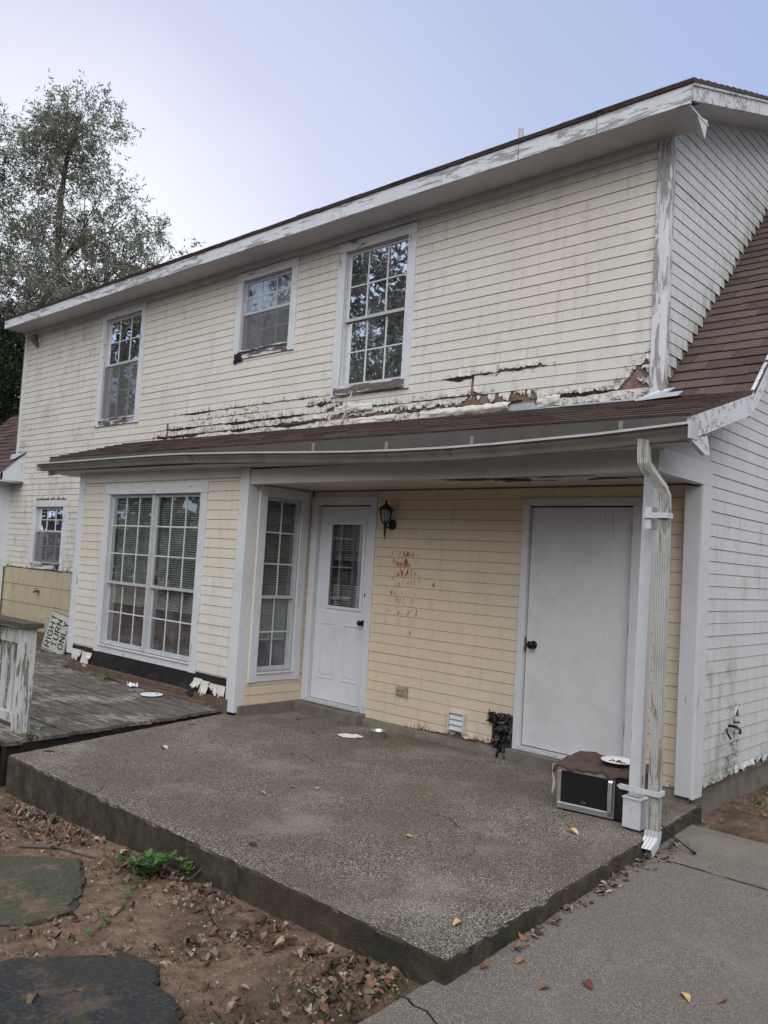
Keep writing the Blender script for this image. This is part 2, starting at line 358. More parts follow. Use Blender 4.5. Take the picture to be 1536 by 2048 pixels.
M['waterstain'] = plain('bare_ceiling_wood', (.09,.05,.04), .9, 0, .7, 12)

# ------------------------------------------------------------------ wall helpers: T maps (u along, d outward, z)
def Tf(y0): return lambda u, d, z: (u, y0-d, z)
def Ts(x0): return lambda u, d, z: (x0+d, u, z)
def cells(mb, T, u0, u1, z0, z1, holes, d0, d1):
    us = sorted({u0, u1, *[h[0] for h in holes], *[h[1] for h in holes]}); zs = sorted({z0, z1, *[h[2] for h in holes], *[h[3] for h in holes]})
    us = [u for u in us if u0 <= u <= u1]; zs = [z for z in zs if z0 <= z <= z1]
    for a, b in zip(us, us[1:]):
        for c, d in zip(zs, zs[1:]):
            mu, mz = (a+b)/2, (c+d)/2
            if any(h[0] < mu < h[1] and h[2] < mz < h[3] for h in holes): continue
            mb.box(a, b, d0, d1, c, d, T)
E_ = .0945
def siding(mb, T, u0, u1, z0, z1, holes=(), e=E_, er=None, dirt=None, lim=None, du=.045):
    """clapboards: er(u,zb)->raised lower edge, lim(u,z)->False where the board stops, dirt(u,z)->(black, fade, algae)"""
    n = int(round((z1-z0)/e))
    for k in range(n):
        zb = z0+k*e; zt = min(zb+e, z1)
        iv = [(u0, u1)]; extra = []
        for h in holes:
            if zb < h[3] and zt > h[2]:
                nv = []
                if zb > h[2] and zt-h[3] > .012: extra.append((max(h[0],u0), min(h[1],u1), h[3]-zb))
                for a, b in iv:
                    if h[1] <= a or h[0] >= b: nv.append((a, b)); continue
                    if h[0] > a: nv.append((a, h[0]))
                    if h[1] < b: nv.append((h[1], b))
                iv = nv
        for a, b, q0 in [(a, b, 0) for a, b in iv]+extra:
            if b-a < .01: continue
            m = max(1, int((b-a)/du)); prev = None
            wob = random.uniform(-.0012, .0012)
            for i in range(m+1):
                u = a+(b-a)*i/m
                q = max(q0, er(u, zb) if er else 0.0)
                ok = q < (zt-zb)-.012 and (lim is None or lim(u, zb))
                if not ok: prev = None; continue
                zl = zb+max(q, 0)
                fr = max(q, 0)/e; dl = .0098*(1-fr)+.006*fr+wob
                if q > .004: dl += min(.03, .010+q*.3)*abs(n1(u*13, zb*7))*1.6
                pts = [T(u, -.001, zl+.002), T(u, dl, zl), T(u, dl*.9, zl+.005), T(u, .004+wob, zt-.0034), T(u, -.003, zt-.003)]
                if dirt: w = [dirt(u, zl), dirt(u, zl), dirt(u, zl), dirt(u, zt), dirt(u, zt)]
                else: w = [(0,0,0)]*5
                if q-q0 > .005 and q0 == 0: w = [(max(c[0], .62-.22*(j > 2)-.25*abs(n1(u*6, zb))), c[1], c[2]) for j, c in enumerate(w)]
                b0 = len(mb.v); mb.v += pts
                for j in range(5): mb.a[b0+j] = w[j]
                if prev is not None:
                    for j in range(4): mb.f.append((prev+j, b0+j, b0+j+1, prev+j+1)); mb.fm.append(0)
                prev = b0
def jag(u, s=1.0, sd=0.0): return max(0., .5+.5*n1(u*9*s, sd)+.45*n1(u*31*s, sd+3)+.25*n1(u*80*s, sd+9))

# ================================================================== HOUSE
house = empty('house', 'weathered two storey cream house with covered porch, brown shingle roof and rotting siding', 'house')
UP = .10                       # plane of the upper wall
ZF = lambda x: .006*(4-x)      # the eave has sunk a little to the right
wins_up = [(-5.20,-3.98,3.40,5.15), (-1.85,-.71,4.02,5.12), (-.03,1.10,3.385,5.105)]
TR = .105
def hole(w, t=TR, tb=None): return (w[0]+t, w[1]-t, w[2]+(tb or t), w[3]-t)
holes_up = [hole(w) for w in wins_up]
small = (-7.04,-5.87,1.18,2.30); holes_up.append(hole(small))
Z0U = 3.045
# --- erosion of the upper wall: (u0,u1,zline,amount,seed)
ER = [(-.10,.30,Z0U+E_*2,.10,1),(-.02,.22,Z0U+E_*1,.14,2),(-.30,.02,Z0U+E_*3,.05,3),
      (.82,1.15,Z0U+E_*1,.12,4),(1.10,1.75,Z0U+E_*1,.085,5),(1.75,2.12,Z0U+E_*1,.20,6),(1.85,2.0,Z0U+E_*2,.06,7),
      (2.12,2.62,Z0U+E_*1,.16,8),(2.05,2.65,Z0U+E_*0,.35,9),(1.2,2.05,Z0U,.06,31),(.2,1.0,Z0U+E_*2,.03,51),(2.7,3.4,Z0U+E_*1,.035,52),(2.62,3.0,Z0U+E_*1,.02,10),
      (2.15,2.72,Z0U+E_*4,.05,11),(1.55,2.15,Z0U+E_*4,.02,12),
      (3.38,3.66,Z0U+E_*1,.20,13),(3.48,3.66,Z0U+E_*2,.24,14),(3.58,3.66,Z0U+E_*3,.20,15),(3.61,3.66,Z0U+E_*4,.12,21),
      (-3.6,-.3,Z0U+E_*1,.030,16),(-3.7,-1.6,Z0U+E_*0,.04,17),(-3.3,-.4,Z0U+E_*2,.020,18),(-.9,-.05,Z0U+E_*1,.06,41),(-1.6,.9,Z0U+E_*0,.04,42),(1.1,2.0,Z0U+E_*2,.022,43),(2.6,3.66,Z0U,.03,44),(-2.6,-1.2,Z0U+E_*3,.010,22),(-3.0,-.2,Z0U+E_*4,.012,23),
      (-.3,1.0,Z0U,.03,19),(.25,.9,Z0U+E_*1,.075,20)]
def er_up(u, zb):
    q = 0.
    for a, b, z, amt, sd in ER:
        if a < u < b and abs(zb-z) < .02:
            en = min(1, (u-a)/.06, (b-u)/.06); q = max(q, amt*en*(jag(u, 1, sd)-.12))
    if abs(u-1.90-.01*n1(zb*30)) < .008 and Z0U+E_*1.5 < zb < Z0U+E_*3.6: q = 1
    if abs(u+3.22) < .014 and Z0U+E_*.5 < zb < Z0U+E_*2.5: q = .6*jag(u*3)
    if abs(u+2.82) < .018 and zb < Z0U+E_*.9: q = 1
    return q
def dirt_up(u, z):
    b = 0.
    for a, c, zl, amt, sd in ER:
        if a-.15 < u < c+.15 and z > 2.9:
            b = max(b, (.66 if amt > .04 else .60)*max(0, 1-abs(z-zl-.005)/.06)*(.55+.6*jag(u*.6, 1, sd)))
    low = max(0, 1-(z-3.05)/.55)*(1 if z > 2.95 else 0); b = max(b, low*.42*(.6+.8*n1(u*1.7, z*4)))
    if -3.7 < u < -2.4 and z > 2.95: b = max(b, .62*max(0, 1-abs(z-3.17)/.14)*(.4+jag(u, .5)))
    b = max(b, .30*max(0, 1-abs(u+6.6)/1.4)*max(0, .4+n1(u, z*2)))
    if z < 2.9 and u < -5: b = max(b, .36+.16*n1(u*3, z*5))
    fade = min(1, max(.72, 1.0-(z-3.0)*.10+.3*n1(u*.6, z*.8)))
    if u < -4: fade = 1
    return (b, fade, .18*max(0, n1(u*.8+5, z))+(.25 if u < -5 else 0))
mb = MB()
siding(mb, Tf(UP), -7.80, 3.66, Z0U, Z0U+E_*24, holes_up, er=er_up, dirt=dirt_up, du=.014)
# left lower wall (same plane), above the hardboard panels
siding(mb, Tf(UP), -7.97, -3.50, 1.16, Z0U, holes_up, er=lambda u, zb: (.05*jag(u) if zb < 1.2 else (.07*jag(u, 1.3, 4) if abs(zb-2.295) < .05 and -7.0 < u < -5.9 else 0)), dirt=dirt_up, du=.03)
wall_up = mb.build('siding', M['sid'], house); lab(wall_up, 'faded cream lap siding of the upper storey, torn and mildewed above the porch roof')
mb = MB(); rr = random.Random(17)
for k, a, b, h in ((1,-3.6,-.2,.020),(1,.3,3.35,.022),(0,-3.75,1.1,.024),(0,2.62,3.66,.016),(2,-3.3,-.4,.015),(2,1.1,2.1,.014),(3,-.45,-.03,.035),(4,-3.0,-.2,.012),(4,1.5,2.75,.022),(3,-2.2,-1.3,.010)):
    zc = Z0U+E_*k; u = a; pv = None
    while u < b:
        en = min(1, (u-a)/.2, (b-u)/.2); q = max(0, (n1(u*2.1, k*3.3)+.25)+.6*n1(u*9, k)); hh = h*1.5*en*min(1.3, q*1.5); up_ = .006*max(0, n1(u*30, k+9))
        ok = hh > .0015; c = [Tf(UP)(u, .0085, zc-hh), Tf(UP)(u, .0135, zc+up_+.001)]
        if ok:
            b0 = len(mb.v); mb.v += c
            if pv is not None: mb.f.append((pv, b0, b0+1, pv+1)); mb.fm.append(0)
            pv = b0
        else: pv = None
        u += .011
o = mb.build('mildewed_dark_gap', plain('gap_dark_mildew', (.03,.026,.024), .95, 0, .5, 60, .6), house); o['kind'] = 'stuff'  # black ribbons under the laps colour in the dark of open gaps, with mildew
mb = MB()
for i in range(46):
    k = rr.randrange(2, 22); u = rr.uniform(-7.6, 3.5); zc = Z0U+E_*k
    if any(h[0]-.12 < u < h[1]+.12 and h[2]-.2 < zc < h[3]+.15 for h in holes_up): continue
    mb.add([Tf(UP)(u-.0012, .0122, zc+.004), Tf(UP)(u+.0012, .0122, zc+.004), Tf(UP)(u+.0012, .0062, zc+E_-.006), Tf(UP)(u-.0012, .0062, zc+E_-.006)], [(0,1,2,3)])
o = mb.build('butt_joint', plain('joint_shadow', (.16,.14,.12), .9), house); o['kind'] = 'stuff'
# flaps of torn board curling away above the porch roof
mb = MB()
for (u0, u1, z0, z1, c) in ((1.28,2.34,3.045,3.135,.045),(.05,.62,3.20,3.28,.02),(.35,.95,3.06,3.13,.02),(2.62,2.85,3.06,3.15,.015)):
    nu, nz = 40, 7; base = len(mb.v)
    for i in range(nu+1):
        u = u0+(u1-u0)*i/nu
        for j in range(nz+1):
            v = j/nz; ed = .018*n1(u*17, 4) if j in (0, nz) else 0
            d = .02+c*math.sin(v*math.pi)*(.6+.6*n1(u*4, 2))*(.3+1.2*i/nu)+.010*n1(u*11, v*3)
            mb.v.append(Tf(UP)(u, d, z0+(z1-z0)*v+ed)); mb.a[len(mb.v)-1] = (.30+.35*abs(n1(u*5, v*3)), 1, 0)
    for i in range(nu):
        for j in range(nz):
            a = base+i*(nz+1)+j; mb.f.append((a, a+nz+1, a+nz+2, a+1)); mb.fm.append(0)
o = mb.build('torn_siding_flap', M['sid'], house); sm = o.modifiers.new('s', 'SOLIDIFY'); sm.thickness = .008
# backing behind all upper boards and the left wall
mb = MB(); cells(mb, Tf(UP), -7.97, 3.70, 2.6, 5.17, holes_up[:3], -.09, -.004); cells(mb, Tf(UP), -7.97, -3.5, -.3, 2.6, [holes_up[3]], -.09, -.004)
mb.build('sheathing', M['sub'], house)
# hardboard panels at lower left
mb = MB()
for zc0, zc1 in ((.90,1.165),(.60,.895),(.30,.595),(.12,.295)):
    for a, b in ((-8.0,-5.02),(-5.02,-3.5)):
        if zc1 > 1.16 and a > -6: continue
        siding(mb, Tf(UP), a, b-.004, zc0, zc1, [] if zc0 < .8 else [(small[0],small[1],small[2],3)], e=zc1-zc0, dirt=lambda u, z: (.25+.2*n1(u, z*3)+(.25 if z < .4 else 0), .2, .3), du=.08)
siding(mb, Tf(UP), -5.88, -3.5, .90, 1.165, [], e=.265, dirt=lambda u, z: (.25, .2, .3), du=.08)
lab(mb.build('hardboard_panel', M['panel'], house), 'wide yellowed hardboard panels at the foot of the left wall')
mb = MB(); mb.box(-8.2, -3.5, -.02, .04, -.35, .12, Tf(UP)); mb.build('foundation', M['found'], house)
mb = MB(); mb.box(-6.35,-5.95,.03,.10,-.02,.20, Tf(UP)); mb.box(-6.9,-5.6,.05,.12,-.05,.03, Tf(UP)); mb.build('bare_sill_board', M['wood'], house)

# --- windows
def window(T, w, split, cols, rt, rb, mull=False, sill='trim', blind=None, screen=False, curtain=False, low=False, lbl=None, tb=None, trim='trim', t=TR, tiltsill=False):
    u0, u1, z0, z1 = w; tb = tb or t
    pr = .028; W_ = empty('window', None, None); W_.parent = house
    if lbl: lab(W_, lbl)
    for a, b in ((u0, u0+t), (u1-t, u1)): mb = MB(); mb.box(a, b, 0, pr, z0, z1-t-.001, T); mb.build('side_casing', M[trim], W_, bevel=.003)
    mb = MB(); mb.box(u0-.002, u1+.002, 0, pr+.003, z1-t, z1, T); mb.build('head_casing', M['trimh'], W_, bevel=.003)
    mb = MB(); mb.box(u0+t+.001, u1-t-.001, 0, pr-.004, z0+.004, z0+tb, T); mb.box(u0+t+.001, u1-t-.001, 0, pr+.012, z0+tb-.02, z0+tb, T)
    mb.build('sill', M[sill], W_, bevel=.003)
    a0, a1, b0, b1 = u0+t, u1-t, z0+tb, z1-t
    mb = MB()    # jamb liner
    for q in ((a0,a0+.012,b0,b1),(a1-.012,a1,b0,b1),(a0+.012,a1-.012,b1-.012,b1),(a0+.012,a1-.012,b0,b0+.012)): mb.box(q[0],q[1],-.09,-.002,q[2],q[3],T)
    if mull: c = (a0+a1)/2; mb.box(c-.026, c+.026, -.08, .004, b0+.012, b1-.012, T)
    mb.build('jamb', M['alu'], W_)
    bays = [(a0+.013, a1-.013)] if not mull else [(a0+.013, c-.027), (c+.027, a1-.013)]
    for (p0, p1) in bays:
        for nm, s0, s1, dd, rows in (('upper_sash', split-.015, b1-.013, -.022, rt), ('lower_sash', b0+.013, split+.02, -.050, rb)):
            fw = .026; mb = MB()
            mb.box(p0, p0+fw, dd-.018, dd, s0, s1, T); mb.box(p1-fw, p1, dd-.018, dd, s0, s1, T)
            mb.box(p0+fw, p1-fw, dd-.018, dd+.001, s1-fw, s1, T); mb.box(p0+fw, p1-fw, dd-.018, dd+.001, s0, s0+fw*1.25, T)
            sa = mb.build(nm, M['alu'], W_)
            mb = MB(); mb.box(p0+fw, p1-fw, dd-.012, dd-.009, s0+fw*1.25, s1-fw, T); mb.build('glass_pane', M['glasslow' if low else 'glass'], W_)
            mb = MB(); mw = .0075
            for i in range(1, cols): x = p0+fw+(p1-p0-2*fw)*i/cols; mb.box(x-mw, x+mw, dd-.008, dd-.003, s0+fw, s1-fw, T)
            for i in range(1, rows): z = s0+fw*1.25+(s1-s0-fw*2.25)*i/rows; mb.box(p0+fw, p1-fw, dd-.0085, dd-.0035, z-mw, z+mw, T)
            mb.build('muntin', M['mun'], W_)
        if screen:
            mb = MB(); mb.box(p0+.004, p1-.004, -.014, -.012, b0+.014, split-.02, T); mb.build('insect_screen', M['screen'], W_)
        if blind:
            z0b, z1b, ang = blind; mb = MB(); z = z1b
            while z > z0b:
                dz = .011*ang; mb.add([T(p0+.01, -.105-.011, z+dz), T(p1-.01, -.105-.011, z+dz+random.uniform(-.001,.001)), T(p1-.01, -.105+.011, z-dz), T(p0+.01, -.105+.011, z-dz)], [(0,1,2,3)]); z -= .025
            mb.box(p0+.01, p1-.01, -.12, -.095, z0b-.02, z0b-.004, T)
            for x in (p0+.2, p1-.2): mb.box(x, x+.003, -.093, -.091, z0b, z1b, T)
            mb.build('blind', M['blind'], W_)
    if curtain:
        mb = MB(); nu = 60; base = 0
        for i in range(nu+1):
            u = a0+(a1-a0)*i/nu; d = -.13+.012*math.sin(i*.9)+.008*math.sin(i*.37)
            mb.v += [T(u, d, b0), T(u, d, b1)]
        for i in range(nu): mb.f.append((2*i, 2*i+2, 2*i+3, 2*i+1)); mb.fm.append(0)
        mb.build('curtain', M['curtain'], W_, smooth=True)
    return W_
w1 = window(Tf(UP), wins_up[0], 4.34, 3, 2, 2, blind=(3.52,5.0,.75), screen=True, sill='trimr', trim='trim', lbl='tall upstairs window near the left corner, screen over its lower half')
w2 = window(Tf(UP), wins_up[1], 4.60, 3, 2, 2, low=True, curtain=True, screen=True, sill='trimr', lbl='short upstairs window with a curtain and a rotted black sill corner')
w3 = window(Tf(UP), wins_up[2], 4.235, 3, 2, 2, blind=(3.5,4.25,.55), sill='trimr', trim='trim', lbl='tall upstairs window above the porch door with bare rotted sill')
w4 = window(Tf(UP), small, 1.80, 3, 2, 2, screen=True, sill='trimr', lbl='small downstairs window in the mildewed left wall')
def rot_bits(name, T, pts, mat, parent, s=.02, n=26, seed=1):
    rr = random.Random(seed); mb = MB()
    for i in range(n):
        u, z = pts[rr.randrange(len(pts))]; u += rr.uniform(-1, 1)*s*1.2; z += rr.uniform(-1, 1)*s*1.2; k = s*rr.uniform(.25,.7)
        d = rr.uniform(.022,.036)
        vs = [T(u+k*math.cos(a)*rr.uniform(.5,1.2), d, z+k*math.sin(a)*rr.uniform(.5,1.2)) for a in np.linspace(0, 6.28, 7)[:-1]]
        vb = [tuple(q) for q in [T(u+k*.3*math.cos(a), d+.006, z+k*.3*math.sin(a)) for a in np.linspace(0, 6.28, 7)[:-1]]]
        mb.add(vs+vb, [(i, (i+1) % 6, 6+(i+1) % 6, 6+i) for i in range(6)]+[tuple(range(6, 12))])
    return mb.build(name, mat, parent)
rot_bits('rotted_corner', Tf(UP), [(-1.80,4.04),(-1.76,4.06),(-1.72,4.06)], M['black'], w2, .045, 34, 3)
rot_bits('rotted_corner', Tf(UP), [(-5.16,3.43)], M['film'], w1, .02, 8, 4)
rot_bits('rotted_corner', Tf(UP), [(-6.93,1.24),(-6.93,1.28),(-5.98,1.26),(-6.0,1.22)], M['black'], w4, .03, 26, 5)
# bare grey sill board of the third window
mb = MB(); nu = 30
vs = []
for i in range(nu+1):
    u = .03+1.02*i/nu; jb = .02*n1(u*9, 1)+.008*n1(u*40)
    vs += [Tf(UP)(u, .03, 3.39+jb), Tf(UP)(u, .045, 3.40+jb), Tf(UP)(u, .045, 3.475), Tf(UP)(u, .028, 3.485)]
mb.add(vs, [(4*i+j, 4*i+4+j, 4*i+5+j, 4*i+1+j) for i in range(nu) for j in range(3)]); lab(mb.build('sill_board', paint_mat('bare_sill', (.5,.5,.52), peel=.66, under=(.16,.14,.135), grain='x'), w3), 'bare grey rotted sill board')
mb = MB(); mb.tube([(.34,.04,3.40),(.33,.02,3.33),(.30,.0,3.28),(.28,.02,3.20),(.27,.0,3.12),(.25,-.02,3.06)], .006, 6, up=(0,1,0)); mb.build('loose_cable', M['alu'], house)

# --- upper corner boards, frieze, soffit, fascia
mb = MB(); mb.box(3.66, 3.765, 0, .03, 3.02, 5.19, Tf(UP)); mb.box(3.75+.001, 3.75+.028, .071, .155, 3.10, 5.2); mb.build('corner_board', M['trimp'], house, bevel=.004)
mb = MB(); mb.box(-7.86, -7.80, 0, .03, 3.06, 5.22, Tf(UP)); mb.build('corner_board', M['trim'], house, bevel=.004)
def slat(mb, x0, x1, y0, y1, z0a, z1a, n=12):      # long box whose height follows the sunk eave
    for i in range(n):
        a = x0+(x1-x0)*i/n; b = x0+(x1-x0)*(i+1)/n
        vs = [(x, y, z+ZF(x)) for z in (z0a, z1a) for y in (y0, y1) for x in (a, b)]
        fs = [(0,2,3,1),(4,5,7,6),(0,1,5,4),(2,6,7,3)]
        if i == 0: fs.append((0,4,6,2))
        if i == n-1: fs.append((1,3,7,5))
        mb.add(vs, fs)
mb = MB(); slat(mb, -7.89, 4.05, -.27, .11, 5.17, 5.185); mb.build('soffit', M['soffit'], house)
mb = MB(); slat(mb, -7.86, 3.66, .055, .0985, 5.10, 5.169); mb.build('frieze_board', M['soffit'], house)
mb = MB()
xs = [-7.89,-6.5,-5.2,-3.4,-1.4,.35,1.7,2.55,3.3,4.075]
for a, b in zip(xs, xs[1:]): slat(mb, a, b-.006, -.295+random.uniform(-.002,.002), -.271, 5.168, 5.315, 2)
mb.build('fascia', M['trimx'], house)
SL = .38                                   # pitch of the top roof
mb = MB()                                   # rake fascia, right end of top roof
def rake(mb, x0, x1, y0, z0, y1, z1, h, lo=0):
    mb.add([(x0,y0,z0-h),(x1,y0,z0-h),(x1,y1,z1-h),(x0,y1,z1-h),(x0,y0,z0-lo),(x1,y0,z0-lo),(x1,y1,z1-lo),(x0,y1,z1-lo)], [(0,1,2,3),(4,7,6,5),(0,4,5,1),(3,2,6,7),(0,3,7,4),(1,5,6,2)])
rake(mb, 4.052, 4.080, -.294, 5.335, 3.6, 5.335+3.894*SL, .15); rake(mb, 4.081, 4.092, -.294, 5.335, 3.6, 5.335+3.894*SL, .035)
mb.build('rake_fascia', M['trimx'], house)
mb = MB(); rake(mb, 3.70, 4.05, .00, 5.335+.3*SL, 3.6, 5.335+3.894*SL, .135, .12)
mb.build('rake_soffit', M['soffit'], house)
mb = MB(); mb.add([(4.046,-.10,5.168),(4.046,.10,5.215),(4.046,.055,5.045),(4.020,-.10,5.168),(4.020,.10,5.215),(4.020,.055,5.045)], [(0,2,1),(3,4,5),(0,1,4,3),(1,2,5,4),(0,3,5,2)]); mb.build('eave_return', M['trim'], house)
# --- shingles
def shingles(mb, O, U, V, wid, length, lim=None, expo=.14, tabw=.31, th=.007, seed=1, tone=1.0, over=.02):
    """O origin on eave, U along the eave, V up the slope (unit vectors)"""
    rr = random.Random(seed); O, U, V = Vector(O), Vector(U).normalized(), Vector(V).normalized(); N = U.cross(V).normalized()
    if N.z < 0: N = -N
    n = int(length/expo)+1
    for k in range(n):
        s0 = k*expo; s1 = min(length, s0+expo+.03); off = -tabw*((k*.37+rr.random()*.2) % 1); x = off
        while x < wid:
            a, b = max(0, x), min(wid, x+tabw-.004); x += tabw
            if b <= a+.01: continue
            if lim and not lim(a, b, s0): continue
            j = rr.uniform(-.006,.006) if k else rr.uniform(-.004,.002); lift = th+rr.uniform(0,.004)+(rr.random() < .05)*.006
            c = rr.uniform(.55,1.4)*tone; col = (.085*c, .062*c*rr.uniform(.92,1.08), .057*c)
            st = 4 if (k == 0 or rr.random() < .2) else 1
            for q in range(st):
                aa = a+(b-a)*q/st; bb = a+(b-a)*(q+1)/st; jj = j+(rr.uniform(-.004,.004) if st > 1 else 0)
                p = [O+U*aa+V*(s0+jj)+N*.0005, O+U*bb+V*(s0+jj)+N*.0005, O+U*bb+V*(s0+jj)+N*(lift+.003), O+U*aa+V*(s0+jj)+N*(lift+.003), O+U*bb+V*s1+N*.001, O+U*aa+V*s1+N*.001]
                mb.add(p, [(0,1,2,3),(3,2,4,5),(1,4,2),(0,3,5)], col)
def plane_deck(mb, O, U, V, wid, length, t=.02):
    O, U, V = Vector(O), Vector(U).normalized(), Vector(V).normalized(); N = U.cross(V).normalized()
    if N.z < 0: N = -N
    P = [O, O+U*wid, O+U*wid+V*length, O+V*length]; mb.add([*P, *[p-N*t for p in P]], [(0,1,2,3),(7,6,5,4),(0,4,5,1),(1,5,6,2),(2,6,7,3),(3,7,4,0)], (.06,.05,.045))
mb = MB()
vt = Vector((0, 1, SL)).normalized()
O = Vector((-7.91,-.315,5.325+ZF(-7.9))); U = Vector((4.10,-.315,5.335))-O; wid = U.length
plane_deck(mb, O, U, vt, wid, 4.2, .018); shingles(mb, O, U, vt, wid, 4.2, seed=3, tabw=.33, th=.009)
# skirt roof over porch (runs past the dormer corner, then the steep main slope)
ZE, ZW = 2.70, 3.03; ez = lambda x: .0095*(4-x) if x < 4 else 0
vs_ = Vector((0, 1.15, ZW-ZE)).normalized(); Ls = math.hypot(1.15, ZW-ZE)
O = Vector((-4.16,-1.06,2.738)); U = Vector((4.47,-1.06,2.655))-O; wid = U.length
V2 = Vector((0,1.16,.375)).normalized(); L2 = math.hypot(1.16,.35)
plane_deck(mb, O, U, V2, wid, L2, .02); shingles(mb, O, U, V2, wid, L2-.01, seed=5, expo=.135, th=.010)
shingles(mb, O+V2*.012-Vector((0,0,.004)), U, V2, wid, .1, seed=15, expo=.135, th=.006, tabw=.16)
# steep main slope right of the dormer
OM = Vector((3.74,.075,3.01)); VM = Vector((0,1,1.0)).normalized()
plane_deck(mb, OM, (1,0,0), VM, .73, 4.6, .02); shingles(mb, OM, (1,0,0), VM, .73, 4.6, seed=8, expo=.13, tabw=.30, th=.011)
# left wing roof
OL = Vector((-10.6,-.28,2.76)); plane_deck(mb, OL, (1,0,0), VM, 3.1, 2.0, .02)
shingles(mb, OL, (1,0,0), VM, 3.1, 2.0, seed=9, expo=.13, th=.009, lim=lambda a, b, s: not (b > 2.72 and s > .62))
roof = mb.build('roof', M['shin'], house)
mb = MB(); mb.tube([(2.022,.50,5.55),(2.022,.50,5.972)], .026, 14, up=(0,1,0)); mb.build('vent_pipe', M['pvc'], roof, smooth=True)

# --- flashing strip on top of the skirt
mb = MB(); nu = 160; vs = []
for i in range(nu+1):
    u = -4.05+7.75*i/nu; z = 3.012+.004*n1(u*3)+(0.0 if u < 2.9 else 0)
    top = 3.055+.006*n1(u*5, 3)+(.05 if 2.2 < u < 2.6 else 0)
    vs += [(u, UP-.075, z-.012), (u, UP-.022, z+.008), (u, UP-.018, top)]
mb.add(vs, [(3*i+j, 3*i+3+j, 3*i+4+j, 3*i+1+j) for i in range(nu) for j in range(2)]); mb.build('flashing', M['flash'], house)
mb = MB(); mb.add([(3.60,-.02,3.020),(3.66,-.17,2.975),(3.98,-.12,3.0),(3.98,-.02,3.055),(3.83,.02,3.06),(3.86,.12,3.12),(3.74,.07,3.10)], [(0,1,2,3,4),(0,4,5,6)]); o = mb.build('bent_flashing', M['flash'], house); sm = o.modifiers.new('s', 'SOLIDIFY'); sm.thickness = .004

# --- dormer side wall (right)
mb = MB()
def dn(u, z): return (.30*max(0, n1(u*2, z)), .5, .10+.35*max(0, 1-(z-3.1-u)*1.6)+.2*n1(u, z))
siding(mb, Ts(3.75), .155, 3.7, 3.045, 6.4, [], dirt=dn, du=.05, lim=lambda u, z: 3.03+(u-.075)*1.0-.02 < z and z < 5.28+(u)*SL+.06)
lab(mb.build('siding', M['sidw'], house), 'white siding on the side of the upper storey above the steep roof')
mb = MB(); mb.add([(3.745,.10,3.0),(3.745,3.7,3.0),(3.745,3.7,6.6),(3.745,.10,5.25),(3.70,.10,3.0),(3.70,3.7,3.0),(3.70,3.7,6.6),(3.70,.10,5.25)], [(0,1,2,3),(7,6,5,4),(0,3,7,4),(1,5,6,2)]); mb.build('sheathing', M['sub'], house)

# --- gable wall (right end, ground floor)
GX = 4.15
def roofline(u):                           # underside of rake above y=u
    return 2.60+(u+1.05)*.33 if u < .02 else 2.95+(u-.02)*1.0
mb = MB()
def dg(u, z):
    st = max(0, 1-abs(u-.72)/.30)*max(0, min(1, (1.75-z)*2)); low = max(0, 1-(z-.1)/.9)
    return (.62*st*(.7+.8*n1(u*6, z*1.2))+.28*low+.12*n1(u*3, z*2), .3, .12+.25*st+.25*low+.3*n1(u*1.3, z*1.3))
def erg(u, zb):
    if zb < .25: return max(0, (.02+.06*u)*jag(u, 1.5, 2)-max(0, zb-.07)*1.0)
    if abs(zb-.5) < .05 and abs(u-.85) < .03: return .06
    return 0
siding(mb, Ts(GX), .10, 4.2, .07, 7.0, [], er=erg, dirt=dg, du=.03, lim=lambda u, z: z < roofline(u)-(.02 if u < .0 else .10))
siding(mb, Ts(GX), -.80, .02, 2.51, 3.0, [], dirt=dg, du=.03, lim=lambda u, z: z < roofline(u)-.05)
siding(mb, Ts(GX), .02, .10, 2.415, 3.0, [], dirt=dg, du=.03, lim=lambda u, z: z < roofline(u)-.05)
gable = mb.build('siding', M['sidw'], house); lab(gable, 'algae stained white siding on the right end wall')
mb = MB(); mb.add([(GX-.006,.02,.06),(GX-.006,4.2,.06),(GX-.006,4.2,7.0),(GX-.006,.02,2.9),(GX-.05,.02,.06),(GX-.05,4.2,.06),(GX-.05,4.2,7.0),(GX-.05,.02,2.9)], [(0,1,2,3),(7,6,5,4),(0,3,7,4),(0,4,5,1)])
mb.add([(GX-.006,-.85,2.50),(GX-.006,.02,2.50),(GX-.006,.02,2.9),(GX-.006,-.85,2.62)], [(0,1,2,3)]); mb.build('sheathing', M['found'], house)
mb = MB(); mb.box(4.0, GX-.02, .03, 4.2, -.4, .12); mb.build('foundation', M['found'], house, bevel=.01)
# gable rake boards and soffit
mb = MB(); rake(mb, 4.445, 4.470, -1.055, 2.640, .03, 2.985, .15); rake(mb, 4.445, 4.470, .03, 2.985, 3.6, 2.985+3.57, .17)
mb.add([(4.472,-1.05,2.50),(4.472,-.78,2.56),(4.472,-.72,2.44),(4.472,-.80,2.43),(4.44,-1.05,2.50),(4.44,-.78,2.56),(4.44,-.72,2.44),(4.44,-.80,2.43)], [(0,3,2,1),(4,5,6,7),(0,4,7,3),(3,7,6,2),(2,6,5,1)])
mb.build('rake_board', M['trimx'], house)
mb = MB(); rake(mb, 4.15, 4.445, -1.05, 2.64, .03, 2.985, .125, .11); rake(mb, 4.15, 4.445, .03, 2.985, 3.6, 6.555, .135, .12)
mb.build('rake_soffit', M['soffit'], house)
